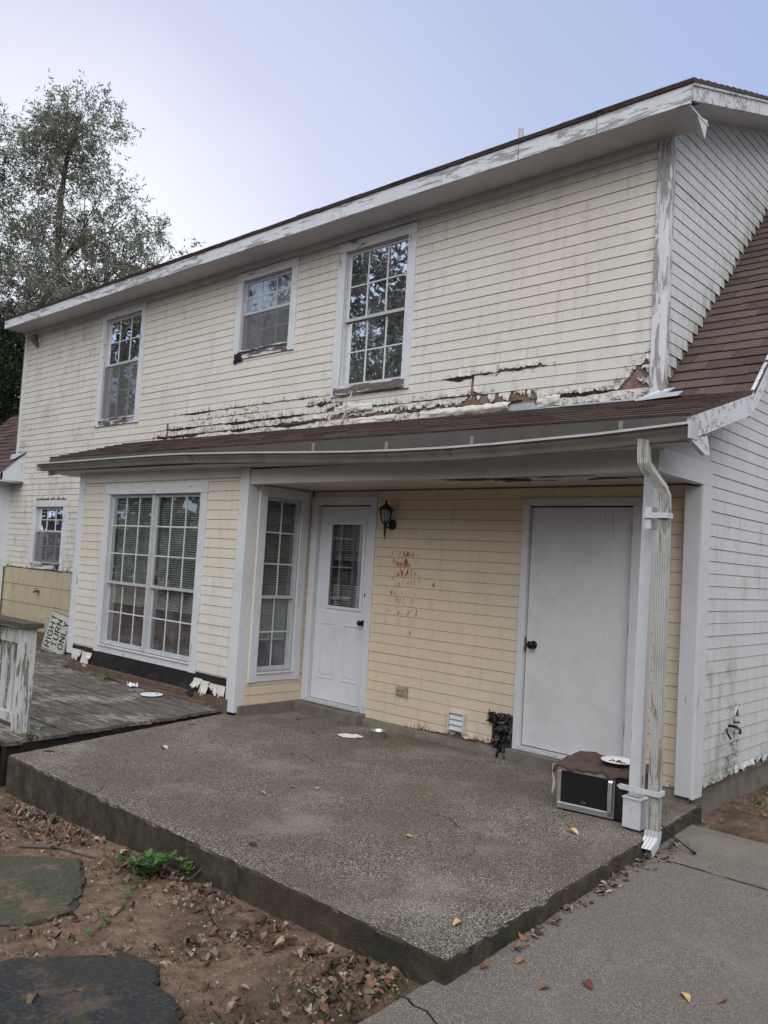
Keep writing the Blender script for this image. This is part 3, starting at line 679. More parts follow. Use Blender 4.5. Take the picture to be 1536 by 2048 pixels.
# spigot, pipe on the gable wall
mb = MB(); mb.tube([(4.16,.66,.49),(4.22,.66,.49),(4.25,.66,.47),(4.25,.66,.44)], .011, 8, up=(0,1,0)); mb.lathe([(.005,0),(.028,.002),(.028,.01),(.004,.012)], (4.22,.66,.52), 10); mb.tube([(4.165,.61,.47),(4.19,.55,.45),(4.20,.60,.40)], .008, 6, up=(0,1,0))
mb.build('outdoor_tap', M['black'], house)
mb = MB(); mb.box(-6.62,-6.57,.02,.08,.80,.83, Tf(UP)); mb.tube([(-6.6,.09,.83),(-6.6,.02,.83),(-6.6,-.01,.80)], .012, 8, up=(1,0,0)); mb.lathe([(.004,0),(.03,.002),(.03,.01),(.004,.012)], (-6.6,.03,.86), 8); mb.build('outdoor_tap', M['rusty'], house)

# --- porch back wall
HB = [(-.06,.86,-.1,2.27), (2.60,3.70,-.1,2.24)]
def er_b(u, zb):
    if zb < .15:
        a = .045*max(0, min(1, (u-1.25)/.8))*jag(u, 1.6, 5)*1.5 if u < 2.4 else .02*jag(u, 1.5)
        if abs(u-2.03) < .03: a = .08
        return a-.0
    return 0
def lim_b(u, z): return not (2.395+.03*n1(z*14, 3) < u < 2.61 and z < .33+.03*n1(u*20))
def dirt_b(u, z): return (.30*max(0, 1-(z-.05)/.25)*(.6+n1(u*3))+.12*max(0, n1(u*2, z*2)), .05+.1*n1(u, z), 0)
mb = MB(); siding(mb, Tf(0), -.1, 4.06, .065, 2.34, HB, er=er_b, dirt=dirt_b, lim=lim_b, du=.02)
lab(mb.build('siding', M['sid'], house), 'cream siding of the porch wall with orange splashes')
mb = MB(); cells(mb, Tf(0), -.1, 4.06, .03, 2.9, [HB[0], HB[1]], -.06, -.004); mb.build('sheathing', M['sub'], house)
mb = MB(); nu = 90; vs = []
for i in range(nu+1):
    u = -.12+4.27*i/nu; k = .012*n1(u*4)
    vs += [(u, -.055+k, -.05), (u, -.050+k, .045+.008*n1(u*7)), (u, -.02, .07), (u, .05, .07)]
mb.add(vs, [(4*i+j, 4*i+4+j, 4*i+5+j, 4*i+1+j) for i in range(nu) for j in range(3)]); mb.build('foundation', M['found'], house, smooth=True)
# pilaster at the house corner
mb = MB(); mb.box(4.045, 4.172, -.075, .045, .045, 2.315); mb.box(4.155, 4.182, -.072, .10, .035, 2.50); mb.build('corner_post', M['trimc'], house, bevel=.005)
# door one with glazed half
mb = MB(); mb.box(-.10, .0, -.022, .0, .10, 2.19); mb.box(.775, .86, -.022, .0, .10, 2.19); mb.box(-.10, .86, -.025, .0, 2.19, 2.275)
mb.box(-.02, 0, .001, .05, .10, 2.19); mb.box(.775, .80, .001, .05, .10, 2.19)
mb.build('door_casing', M['trimc'], house, bevel=.003)
door = empty('door', None, None); door.parent = house; lab(door, 'white porch door with glazed upper half')
mb = MB(); cells(mb, Tf(.03), .004, .771, .14, 2.18, [(.165,.685,1.10,2.015)], -.04, 0)
gz = [(.165,.19,1.10,2.015),(.66,.685,1.10,2.015),(.19,.66,1.99,2.015),(.19,.66,1.10,1.125)]
for q in gz: mb.box(q[0]-.004, q[1]+.004, 0.0005, .012, q[2]-.003, q[3]+.003, Tf(.03))
for (a, b) in ((.10,.33),(.44,.67)):
    for q in ((a,a+.02,.36,.95),(b-.02,b,.36,.95),(a+.02,b-.02,.93,.95),(a+.02,b-.02,.36,.38)): mb.box(q[0],q[1],.0004,.006,q[2],q[3],Tf(.03))
    mb.box(a+.045,b-.045,.0004,.005,.405,.905,Tf(.03))
mb.build('door_panel', M['door'], door, bevel=.003)
mb = MB(); mb.box(.19,.66,-.010,-.006,1.125,1.99,Tf(.03)); mb.build('glass_pane', M['glasslow'], door)
mb = MB()
for x in (.345,.505): mb.box(x-.007,x+.007,-.026,-.014,1.125,1.99,Tf(.03))
for z in (1.41,1.70): mb.box(.19,.66,-.027,-.0145,z-.007,z+.007,Tf(.03))
mb.build('muntin', M['brownm'], door)
mb = MB(); z = 1.97
while z > 1.14:
    if not (1.36 < z < 1.62): mb.add([(.2,.075,z-.007),(.65,.075,z-.007),(.65,.093,z+.007),(.2,.093,z+.007)], [(0,1,2,3)])
    z -= .025
mb.build('blind', M['blind'], door)
mb = MB(); mb.lathe([(.028,0),(.028,.006),(.012,.01),(.012,.035),(.026,.045),(.028,.06),(.018,.072)], (.715,.03,.985), 18, 'y'); mb.build('knob', M['knob'], door, smooth=True)
mb = MB(); mb.lathe([(.02,0),(.02,.008),(.01,.012)], (.735,.03,1.27), 14, 'y'); mb.build('deadbolt', M['knob'], door, smooth=True)
mb = MB(); mb.box(-.02,.80,-.05,.05,.105,.125); mb.box(-.02,.80,-.03,.03,.1255,.137); mb.build('threshold', M['alu'], door)
mb = MB(); mb.box(-.12, .80, -.125, .06, -.02, .095); mb.build('door_step', M['found'], house, bevel=.012)
mb = MB(); mb.box(.74, .86, -.13, .0, -.02, .10); mb.build('step_brick', M['found'], house, bevel=.01)
# door two, flat slab
mb = MB(); mb.box(2.60, 2.665, -.025, .0, .08, 2.175); mb.box(3.615, 3.70, -.025, .0, .08, 2.175); mb.box(2.648,2.664,.001,.05,.12,2.17); mb.box(3.616,3.63,.001,.05,.12,2.17)
mb.build('door_casing', M['trimc'], house, bevel=.003)
mb = MB(); mb.box(2.60, 3.70, -.028, .0, 2.175, 2.24); mb.build('door_casing', M['beam'], house, bevel=.003)
door2 = empty('door', None, None); door2.parent = house; lab(door2, 'flat white utility door with dark knob')
mb = MB(); mb.box(2.672, 3.612, .018, .055, .14, 2.165); mb.build('door_panel', M['door2'], door2, bevel=.002)
mb = MB(); mb.lathe([(.034,0),(.034,.006),(.014,.01),(.014,.035),(.03,.045),(.033,.062),(.02,.076)], (2.745,.018,.99), 18, 'y'); mb.build('knob', M['knob'], door2, smooth=True)
for z in (.38,1.15,1.93):
    mb = MB(); mb.box(3.600,3.622,-.004,.017,z,z+.09); mb.lathe([(.006,-.05),(.006,.05)], (3.612,-.008,z+.045), 8); mb.build('hinge', M['hinge'], door2)
mb = MB(); mb.box(2.664,2.672,.0,.03,.93,1.05); mb.box(2.672,2.676,.012,.0178,.95,1.03); mb.build('latch_plate', M['rusty'], door2)
mb = MB(); mb.box(2.66,3.62,-.05,.05,.105,.120); mb.box(2.66,3.62,-.025,.02,.1205,.134); mb.build('threshold', M['alu'], door2)
mb = MB(); mb.box(2.57, 3.72, -.085, .05, -.02, .10); mb.build('door_step', M['found'], house, bevel=.012)
# torn black sheet left of door two
def crumple(mb, T, u0, u1, z0, z1, d, amp, seed, nu=26, nz=26, ragl=.03, holes=True):
    base = len(mb.v)
    for i in range(nu+1):
        for j in range(nz+1):
            a, b = i/nu, j/nz; eu = ragl*n1(b*9, seed)*(1 if i == 0 else 0); ez = ragl*1.4*n1(a*11, seed+2)*(1 if j in (0, nz) else 0)
            dd = d+amp*(abs(n1(a*4, b*3, seed))+.6*abs(n1(a*9, b*7, seed+5)))*1.6
            mb.v.append(T(u0+(u1-u0)*a+eu+.01*n1(a*6, b*6, seed+8), dd, z0+(z1-z0)*b+ez)); 
    for i in range(nu):
        for j in range(nz):
            if holes and n1(i*.3, j*.3, seed+20) > .42: continue
            a = base+i*(nz+1)+j; mb.f.append((a, a+nz+1, a+nz+2, a+1)); mb.fm.append(0)
mb = MB(); crumple(mb, Tf(0), 2.40, 2.60, .08, .36, .004, .045, 3); crumple(mb, Tf(0), 2.46, 2.60, .0, .30, .03, .05, 7, ragl=.05); crumple(mb, Tf(0), 2.36, 2.60, .28, .38, .02, .05, 11, 20, 8)
mb.build('torn_black_wrap', M['film'], house)
mb = MB(); mb.box(2.40,2.60,-.05,-.003,.04,.36,Tf(0)); mb.build('rotted_stud', M['black'], house)
mb = MB(); crumple(mb, Tf(-.02), 2.50,2.56,.03,.17,.02,.01,2,6,6,.01); mb.build('wood_splinter', M['wood'], house)
# outlet and dryer vent
mb = MB(); mb.box(1.26,1.39,.008,.03,.352,.432,Tf(0)); mb.box(1.385,1.40,.01,.045,.345,.435,Tf(0))
for x in (1.275,1.325): mb.box(x,x+.04,.03,.036,.365,.42,Tf(0)); mb.box(x+.01,x+.016,.036,.0375,.385,.405,Tf(0),m=1); mb.box(x+.024,x+.03,.036,.0375,.385,.405,Tf(0),m=1)
mb.build('power_outlet', [M['outlet'], M['black']], house, bevel=.002)
mb = MB(); mb.box(1.925,2.105,.008,.03,.13,.305,Tf(0))
for k in range(3): z = .145+k*.05; mb.add([Tf(0)(1.94,.055,z),Tf(0)(2.09,.055,z),Tf(0)(2.09,.032,z+.052),Tf(0)(1.94,.032,z+.052),Tf(0)(1.94,.03,z),Tf(0)(2.09,.03,z)], [(0,1,2,3),(0,4,5,1),(0,3,4),(1,5,2)])
mb.box(1.925,1.936,.03,.06,.13,.305,Tf(0)); mb.box(2.094,2.105,.03,.06,.13,.305,Tf(0)); mb.box(1.937,2.093,.03,.06,.295,.305,Tf(0)); mb.build('dryer_vent', M['mun'], house, bevel=.002)
# orange splashes (dried drips) on the siding
mb = MB(); rr = random.Random(5)
drips = [(1.30,1.73,.06,.018,0),(1.285,1.64,.085,.030,0),(1.31,1.62,.06,.012,0),(1.18,1.63,.08,.016,0),(1.215,1.62,.05,.02,0),(1.19,1.52,.07,.014,0),(1.29,1.53,.06,.008,0),(1.20,1.73,.05,.006,1),(1.25,1.74,.06,.006,1),(1.10,1.73,.05,.005,1),(1.15,1.68,.04,.006,1)]
for i in range(30): drips.append((rr.gauss(1.255,.05), rr.uniform(1.5,1.72), rr.uniform(.03,.085), rr.uniform(.004,.014), 0 if rr.random() < .7 else 1))
for i in range(60):
    drips.append((1.05+.42*rr.random()**.9, rr.choice([1.70,1.52,1.43,1.34,1.25,1.16,1.06])+rr.uniform(-.06,.03), rr.uniform(.02,.06), rr.uniform(.002,.006), 1 if rr.random() < .75 else 0))
drips += [(1.64,1.44,.03,.022,0),(1.645,1.455,.03,.008,0),(1.22,1.14,.05,.012,0),(1.21,1.12,.03,.022,0),(1.385,.975,.04,.008,1)]
for u, z, h, w, mi in drips:
    k = math.floor((z-.065)/E_); zb = .065+k*E_; z0 = max(zb+.01, z-h); z1 = min(zb+E_-.01, z)
    if z1-z0 < .008: continue
    ff = lambda zz: .0145-(zz-zb)/E_*.0075+.0012
    n = 6; vs = []
    for i in range(n+1):
        zz = z0+(z1-z0)*i/n; ww = w*.9*(.5+.9*abs(n1(u*50+i*.9, z*30)))*(1 if i else .4); cx = u+.003*n1(i*.8, u*30)+(z-zz)*-.12*(mi)
        vs += [(cx-ww, -ff(zz)-.0004, zz), (cx+ww, -ff(zz)-.0004, zz)]
    mb.add(vs, [(2*i, 2*i+1, 2*i+3, 2*i+2) for i in range(n)], m=mi)
mb.build('dried_splashes', [M['orange'], M['orange2']], house)

# --- bay front with double window
BY = -.88; bay = (-2.93,-.80,.33,2.365)
hb = [hole(bay, .115, .09)]
def er_bay(u, zb):
    if zb > .36: return 0
    if -2.93 < u < -.81: return 1
    base = .255+.03*n1(u*5) if u < -2.9 else (.20+.05*jag(u, 2))
    q = base+.06*(jag(u, 2.2, 3)-.5)-zb
    return max(0, q)
def dirt_bay(u, z): return (.28*max(0, 1-(z-.25)/.2)+.1*n1(u*4, z*4), .85 if z < 1.4 else .6, .12*max(0, n1(u, z)))
mb = MB(); siding(mb, Tf(BY), -3.47, -.24, .165, 2.46, hb, e=.1, er=er_bay, dirt=dirt_bay, du=.012)
lab(mb.build('siding', M['sid'], house), 'cream siding around the double window, ragged at the foot')
mb = MB(); cells(mb, Tf(BY), -3.55, -.12, .30, 2.48, hb, -.06, -.004); mb.build('sheathing', M['sub'], house)
mb = MB(); mb.box(-3.56,-.12,.03,.06,.0,.30, lambda u, d, z: (u, BY+d, z)); mb.build('sheathing', M['film'], house)
window(Tf(BY), bay, 1.18, 3, 3, 2, low=True, mull=True, t=.115, tb=.10, blind=(.95,2.24,.8), trim='trimc', sill='trim', lbl='large double window with blinds between deck and porch')
mb = MB(); mb.box(-3.60,-3.465,-.905,-.885,.23,2.545); mb.box(-3.60,-3.575,-.884,.07,.23,2.545); mb.build('corner_board', M['trim'], house, bevel=.003)
mb = MB(); siding(mb, lambda u, d, z: (-3.57-d, u, z), -.88, .09, .25, 2.5, [], dirt=dirt_bay); mb.build('siding', M['sid'], house)
# felt under the window
mb = MB(); nu = 150; nz = 12; base = 0
for i in range(nu+1):
    u = -3.50+3.34*i/nu
    for j in range(nz+1):
        b = j/nz; lowz = .06+.05*n1(u*2.2, 7)+.02*n1(u*9); z = lowz+(.35-lowz)*b
        d = .006+.022*abs(n1(u*3.2, b*2, 1))+(.05*max(0, n1(u*1.9, 5))+.014*abs(n1(u*9, b*4)))*(1-b)
        mb.v.append(Tf(BY)(u, d, z))
for i in range(nu):
    for j in range(nz):
        a = i*(nz+1)+j; mb.f.append((a, a+nz+1, a+nz+2, a+1)); mb.fm.append(0)
o = mb.build('roofing_felt', M['film'], house, smooth=False); lab(o, 'torn black felt hanging under the double window')
mb = MB(); mb.box(-3.5,-.2,.0,.035,-.02,.15,Tf(BY)); mb.box(-3.0,-.5,.036,.09,-.02,.075,Tf(BY)); mb.build('bottom_plate', M['wood'], house, bevel=.004)
# hanging torn paint flakes
rr = random.Random(14)
for a, b, z0, z1 in ((-3.46,-3.30,.12,.30),(-3.33,-3.22,.19,.30),(-3.20,-3.02,.08,.29),(-3.06,-2.96,.20,.29),(-.80,-.66,.17,.29),(-.68,-.54,.10,.28),(-.52,-.46,.18,.27),(-.45,-.26,.13,.27)):
    n = 9; lift = rr.uniform(.01,.05); tw_ = rr.uniform(-.03,.03); vs = []
    for q in range(n+1):
        t = q/n; lo = z0+(z1-z0)*(.55*abs(n1(t*3.7+a*9, 3))+.35*abs(n1(t*11+a, 5))+.25*abs(t-.5)); u = a+(b-a)*t; d0 = .0165+rr.uniform(0,.001)
        vs += [Tf(BY)(u, d0, z1), Tf(BY)(u+tw_*.3, d0+lift*.25+.004*n1(t*5, a), z1*.5+lo*.5), Tf(BY)(u+tw_, d0+lift*(.8+.5*n1(t*4, a*3)), lo)]
    mb = MB(); mb.add(vs, [(3*q+j_, 3*q+3+j_, 3*q+4+j_, 3*q+1+j_) for q in range(n) for j_ in range(2)]); mb.a = {k: (.52 if k % 3 == 2 else .30, 1, .1) for k in range(len(mb.v))}
    o = mb.build('siding_flap', M['sid'], house); o.modifiers.new('s', 'SOLIDIFY').thickness = .004
# bay corner post
mb = MB(); mb.box(-.245,-.105,-.905,-.76,.03,2.49); mb.build('corner_post', M['trimc'], house, bevel=.005)
mb = MB(); mb.box(-.20,-.115,-.75,-.705,.03,2.36); mb.build('jamb_strip', M['trimc'], house)
# bay side wall
SX = -.11; sw = (-.755,-.075,.32,2.325)
hs_ = [hole(sw, .10)]
mb = MB(); siding(mb, Ts(SX), -.78, -.02, .10, 2.40, hs_, dirt=lambda u, z: (.18*max(0, 1-(z-.1)/.3), .05, 0), du=.03); mb.build('siding', M['sid'], house)
mb = MB(); cells(mb, Ts(SX), -.78, .0, .02, 2.5, hs_, -.05, -.004); mb.build('sheathing', M['sub'], house)
window(Ts(SX), sw, 1.185, 2, 3, 2, low=True, t=.10, blind=(.75,2.2,.8), trim='trimc', sill='trimc', lbl='tall narrow window on the side of the bay beside the porch door')
mb = MB(); mb.box(SX-.02,SX+.03,-.86,-.02,-.03,.10); mb.build('foundation', M['found'], house, bevel=.008)

# rooms behind the glass
mb = MB()
mb.box(-7.9,3.65,2.2,2.25,2.6,5.3); mb.box(-7.9,3.65,.25,2.2,3.00,3.02); mb.box(-7.9,3.65,.25,2.2,5.15,5.16)
for x in (-7.85,-2.9,-.4,3.5): mb.box(x,x+.03,.25,2.2,3.02,5.15)
mb.box(-7.9,4.0,2.2,2.25,-.1,2.7); mb.box(-7.9,4.0,.20,2.2,.0,.02); mb.box(-3.5,-.16,-.8,.20,.005,.015); mb.box(-7.9,4.0,.20,2.2,2.5,2.52); mb.box(-3.5,-.16,-.8,.2,2.42,2.44)
for x in (-7.85,-3.53,3.95): mb.box(x,x+.03,.2,2.2,.02,2.5)
mb.build('interior', M['room'], house)
mb = MB(); mb.box(-11,4.1,4.2,4.3,-.3,5.2); mb.build('rear_wall', M['panel'], house)
# a little furniture tone inside: pale ledge seen through the big window
mb = MB(); mb.box(-3.2,-.3,.6,.64,.85,1.25); mb.build('interior_ledge', M['curtain'], house)

# --- porch beam, ceiling, fascia, soffit
mb = MB(); mb.box(-.10, 4.20, -.885, -.80, 2.325, 2.475); mb.build('porch_beam', M['beam'], house, bevel=.003)
mb = MB(); mb.box(4.105, 4.185, -.795, .0, 2.325, 2.50); mb.build('return_beam', M['trimc'], house, bevel=.003)
mb = MB(); cells(mb, lambda u, d, z: (u, z, 2.345+d), -.1, 4.12, -.80, .0, [(2.05,2.62,-.70,-.62),(2.15,3.0,-.62,-.5),(3.25,3.6,-.66,-.58),(3.5,4.0,-.5,-.40)], 0, .012)
mb.build('porch_ceiling', M['porchc'], house)
mb = MB(); mb.box(-.1,4.12,-.79,0,2.36,2.37); mb.build('ceiling_board', M['waterstain'], house)
mb = MB(); rr = random.Random(4)      # splintered ply hanging in the hole
for i in range(16):
    x = 2.1+rr.random()*1.9; y = -.7+rr.random()*.3; L = rr.uniform(.1,.35)
    mb.add([(x,y,2.344),(x+L,y+.01,2.346-rr.uniform(0,.012)),(x+L*.9,y+.03,2.346),(x,y+.025,2.345-rr.uniform(0,.01))], [(0,1,2,3)])
mb.build('peeling_ply', M['waterstain'], house)
mb = MB(); zz = [(-4.16,2.56),(-.8,2.53),(1.5,2.472),(3.0,2.463),(4.44,2.482)]
mb.add([p for x, a in zz for p in ((x,-1.045,a),(x,-.886,max(a-.03,2.474)),(x,-1.045,a+.012),(x,-.886,max(a-.03,2.474)+.012))], [q for i in range(4) for q in ((4*i,4*i+1,4*i+5,4*i+4),(4*i+2,4*i+6,4*i+7,4*i+3))]+[(0,2,3,1),(16,17,19,18)]); mb.box(-4.16,-3.61,-.886,.08,2.53,2.545); mb.build('porch_soffit', M['beam'], house)
mb = MB(); mb.box(-3.463,-.25,-.905,-.882,2.40,2.545); mb.build('frieze_board', M['beam'], house)
FX = [(-4.16,2.565,2.725),(-.8,2.535,2.693),(1.5,2.475,2.672),(3.0,2.465,2.657),(4.445,2.485,2.645)]
mb = MB(); mb.add([p for x, a, b in FX for p in ((x,-1.07,a),(x,-1.07,b),(x,-1.046,a),(x,-1.046,b))], [q for i in range(4) for q in ((4*i,4*i+4,4*i+5,4*i+1),(4*i+2,4*i+3,4*i+7,4*i+6),(4*i,4*i+2,4*i+6,4*i+4),(4*i+1,4*i+5,4*i+7,4*i+3))]+[(0,1,3,2),(16,18,19,17)])
mb.build('porch_fascia', plain('fascia_brown_grey', (.095,.085,.082), .6, .1, .4, 4), house)
mb = MB(); mb.add([(-4.18,-1.06,2.50),(-4.18,.08,2.80),(-4.18,.08,3.06),(-4.18,-1.06,2.72),(-4.15,-1.06,2.50),(-4.15,.08,2.80),(-4.15,.08,3.06),(-4.15,-1.06,2.72)], [(0,3,2,1),(4,5,6,7),(0,1,5,4),(1,2,6,5)]); mb.build('rake_board', M['trim'], house)
# --- gutter
gl = [(-4.27,2.655),(-3.2,2.652),(-2.1,2.647),(-1.4,2.641),(-.80,2.632),(-.76,2.628),(.2,2.598),(.92,2.568),(1.56,2.543),(2.13,2.528),(2.60,2.522),(2.66,2.522),(3.1,2.526),(3.9,2.546),(4.52,2.580)]
sec = [(.012,0),(.012,-.012),(-.006,-.016),(-.014,-.038),(-.032,-.058),(-.052,-.088),(-.105,-.088),(-.105,-.004),(-.109,-.004),(-.109,-.092),(-.050,-.092),(-.036,-.062),(-.018,-.040),(-.010,-.004),(.0,0)]
sec = [(-a, -b) for a, b in sec]
mb = MB(); mb.sweep([(x, -1.18+.012*math.sin(x*1.3), z) for x, z in gl], sec, sides=[(0,1,0)]*len(gl))
gut = mb.build('gutter', M['gut'], house)
mb = MB(); mb.sweep([(x, -1.18+.012*math.sin(x*1.3), z) for x, z in gl], [(-.0165,-.002),(-.0165,.013),(-.0125,.013),(-.0125,.001),(.001,.001),(.001,-.002)], sides=[(0,1,0)]*len(gl)); mb.build('gutter_lip', plain('lit_lip', (.60,.60,.61), .35, .3, .3, 5), gut)  # lip coloured brighter than the gutter body for the light along its edge
mb = MB(); mb.box(4.515,4.53,-1.20,-1.07,2.478,2.592); mb.box(-4.275,-4.265,-1.19,-1.07,2.56,2.65); mb.build('gutter_end_cap', M['spoutn'], gut, bevel=.003)
for x, z in ((1.90,2.53),(2.78,2.522),(1.0,2.565),(4.0,2.55)):
    mb = MB(); mb.box(x,x+.022,-1.185,-1.072,z+.002,z+.006); mb.box(x-.004,x+.026,-1.078,-1.072,z-.01,z+.09); mb.build('gutter_bracket', M['gut'], gut)
for x, z in ((-.78,2.632),(2.63,2.524)):
    mb = MB(); mb.sweep([(x, -1.18+.012*math.sin(x*1.3), z), (x+.03, -1.18+.012*math.sin(x*1.3), z)], [(a*1.03, b*1.03) for a, b in sec], sides=[(0,1,0)]*2); mb.build('gutter_joint', M['gut'], gut)
# --- post
mb = MB(); tp = Vector((4.135,-.845,2.325)); bt = Vector((4.160,-.945,.21)); h = .038
mb.add([(bt.x+sx*h, bt.y+sy*h, bt.z) for sy in (-1,1) for sx in (-1,1)]+[(tp.x+sx*h, tp.y+sy*h, tp.z) for sy in (-1,1) for sx in (-1,1)], [(0,2,3,1),(4,5,7,6),(0,1,5,4),(2,6,7,3),(0,4,6,2),(1,3,7,5)])
post = mb.build('porch_post', M['trimc'], house, bevel=.004)
mb = MB(); mb.box(4.098,4.222,-1.006,-.888,.012,.195); mb.box(4.092,4.228,-1.012,-.882,.195,.206); lab(mb.build('plinth', M['trim'], post, bevel=.004), 'boxed foot of the post, split at the bottom')
mb = MB(); mb.box(4.10,4.218,-1.002,-.892,.0,.013); mb.build('rotted_foot', M['film'], post)
# --- downspout
def rsec(w, d, n=5):
    pts = []
    def side(ax, ay, bx, by):
        for i in range(n*2):
            t = i/(n*2); k = .0035 if i % 2 else 0; nx, ny = (by-ay), -(bx-ax); l = math.hypot(nx, ny); pts.append((ax+(bx-ax)*t-nx/l*k, ay+(by-ay)*t-ny/l*k))
    side(-w,-d,w,-d); side(w,-d,w,d); side(w,d,-w,d); side(-w,d,-w,-d); return pts
mb = MB(); P = [(4.205,-1.125,2.50),(4.205,-1.125,2.40),(4.208,-1.122,2.35),(4.225,-1.10,2.31),(4.285,-1.03,2.20),(4.302,-1.015,2.15),(4.306,-1.012,2.08),(4.312,-1.012,1.0),(4.315,-1.015,.03)]
mb.sweep(P, rsec(.036,.028), sides=[(1,.15,0)]*len(P)); ds = mb.build('downspout', M['spout'], house)
mb = MB(); P = [(4.315,-1.018,.045),(4.315,-1.025,.00),(4.312,-1.05,-.035),(4.305,-1.105,-.075)]; mb.sweep(P, rsec(.041,.034,4), sides=[(1,.15,0)]*4, cap=False)
o = mb.build('bottom_elbow', M['spoutn'], ds); sm = o.modifiers.new('s', 'SOLIDIFY'); sm.thickness = .003
mb = MB(); mb.box(4.10,4.36,-1.062,-1.052,.26,.292); mb.box(4.352,4.362,-1.055,-.975,.26,.292); mb.add([(4.10,-1.062,.292),(4.10,-1.062,.26),(4.075,-1.055,.276),(4.10,-1.052,.292),(4.10,-1.052,.26)], [(0,2,1),(3,4,2),(0,3,2)]); mb.build('strap', M['mun'], ds)
mb = MB(); mb.box(4.19,4.345,-1.055,-1.045,2.00,2.035); mb.box(4.19,4.23,-1.044,-.93,1.93,2.07); mb.box(4.335,4.345,-1.045,-.975,2.00,2.035); mb.build('strap', M['mun'], ds)
# --- left wing stub
mb = MB(); mb.box(-10.6,-8.02,-.18,.4,-.3,2.64); mb.build('wing_wall', paint_mat('blue_grey_wall', (.33,.38,.46), peel=.1, grain='x'), house)
mb = MB(); mb.box(-8.06,-7.94,-.21,.06,.0,2.64); mb.box(-7.99,-7.93,.03,.098,1.16,2.64); mb.build('corner_board', M['trim'], house, bevel=.003)
mb = MB(); mb.box(-10.6,-7.50,-.27,.08,2.60,2.62); mb.add([(-7.50,-.30,2.62),(-7.50,.095,2.60),(-7.50,.095,3.13),(-7.50,-.30,2.745),(-7.525,-.30,2.62),(-7.525,.095,2.60),(-7.525,.095,3.13),(-7.525,-.30,2.745)], [(0,1,2,3),(7,6,5,4),(0,3,7,4),(1,5,6,2),(0,4,5,1)]); mb.box(-10.6,-7.50,-.30,-.272,2.60,2.75); mb.build('eave_box', M['trim'], house)
mb = MB(); mb.add([(-7.9,.02,3.10),(-7.45,.06,3.13),(-7.50,-.10,2.99),(-7.82,-.04,3.0)], [(0,1,2,3)]); o = mb.build('bent_flashing', M['flash'], house); sm = o.modifiers.new('s', 'SOLIDIFY'); sm.thickness = .005

# ================================================================== THINGS ON THE HOUSE
# wasp nest under the left eave
me = MB(); me.lathe([(.004,-.09),(.03,-.07),(.055,-.02),(.05,.03),(.03,.07),(.01,.085)], (-7.45,.04,5.08), 12)
me.v = [(x+.018*n1(x*30,y*30,z*30), y+.02*n1(x*30+4,y*30,z*30), z+.015*n1(x*30,y*30+6,z*30)) for x, y, z in me.v]
me.lathe([(.004,-.05),(.035,-.02),(.03,.03),(.005,.05)], (-7.37,.05,4.98), 10)
tag(me.build('wasp_nest', M['nest'], smooth=True), 'lumpy brown nest stuck under the eave at the upper left corner', 'nest')
# wall lamp
L = empty('wall_lamp', 'dark green coach lantern on the siding beside the glazed door', 'wall lamp', (1.08,0,2.0))
mb = MB(); mb.lathe([(.05,.0),(.05,.012),(.035,.022),(.015,.028)], (1.08,-.008,1.99), 16, 'y'); mb.build('wall_plate', M['iron'], L, smooth=True)
mb = MB(); mb.tube([(1.08,-.02,1.98),(1.08,-.06,1.955),(1.08,-.10,1.965),(1.08,-.12,2.00)], .009, 8, up=(1,0,0)); mb.lathe([(.002,-.115),(.008,-.10),(.004,-.09),(.009,-.07),(.012,-.03),(.014,.02),(.02,.04),(.036,.05)], (1.08,-.12,1.955), 12); mb.build('arm', M['iron'], L, smooth=True)
def hexring(r, z, rot=0, n=6): return [(1.08+r*math.cos(2*math.pi*i/n+rot), -.12+r*math.sin(2*math.pi*i/n+rot), z) for i in range(n)]
a, b = hexring(.040, 2.005), hexring(.066, 2.135)
mb = MB()
for i in range(6):
    for P0, P1 in ((a[i], b[i]), (a[i], a[(i+1) % 6]), (b[i], b[(i+1) % 6])): mb.tube([P0, P1], .0045, 5, up=(.3,.2,1) if P0[2] == P1[2] else (1,.3,0))
mb.build('lantern_cage', M['iron'], L)
mb = MB(); mb.add([*hexring(.037,2.007), *hexring(.062,2.133)], [(i, (i+1) % 6, 6+(i+1) % 6, 6+i) for i in range(6)]); mb.build('lantern_glass', M['glass'], L)
mb = MB(); mb.add([*hexring(.078,2.135), *hexring(.072,2.145), *hexring(.030,2.178), *hexring(.012,2.19)], [(6*k+i, 6*k+(i+1) % 6, 6*k+6+(i+1) % 6, 6*k+6+i) for k in range(3) for i in range(6)]+[tuple(range(6))[::-1]])
mb.lathe([(.012,.0),(.016,.006),(.006,.012),(.014,.02),(.006,.032),(.001,.042)], (1.08,-.12,2.188), 12); mb.build('lantern_roof', M['iron'], L)
mb = MB(); mb.lathe([(.012,0),(.012,.05),(.009,.07),(.004,.085)], (1.08,-.12,2.01), 10); mb.build('bulb', M['paper'], L, smooth=True)

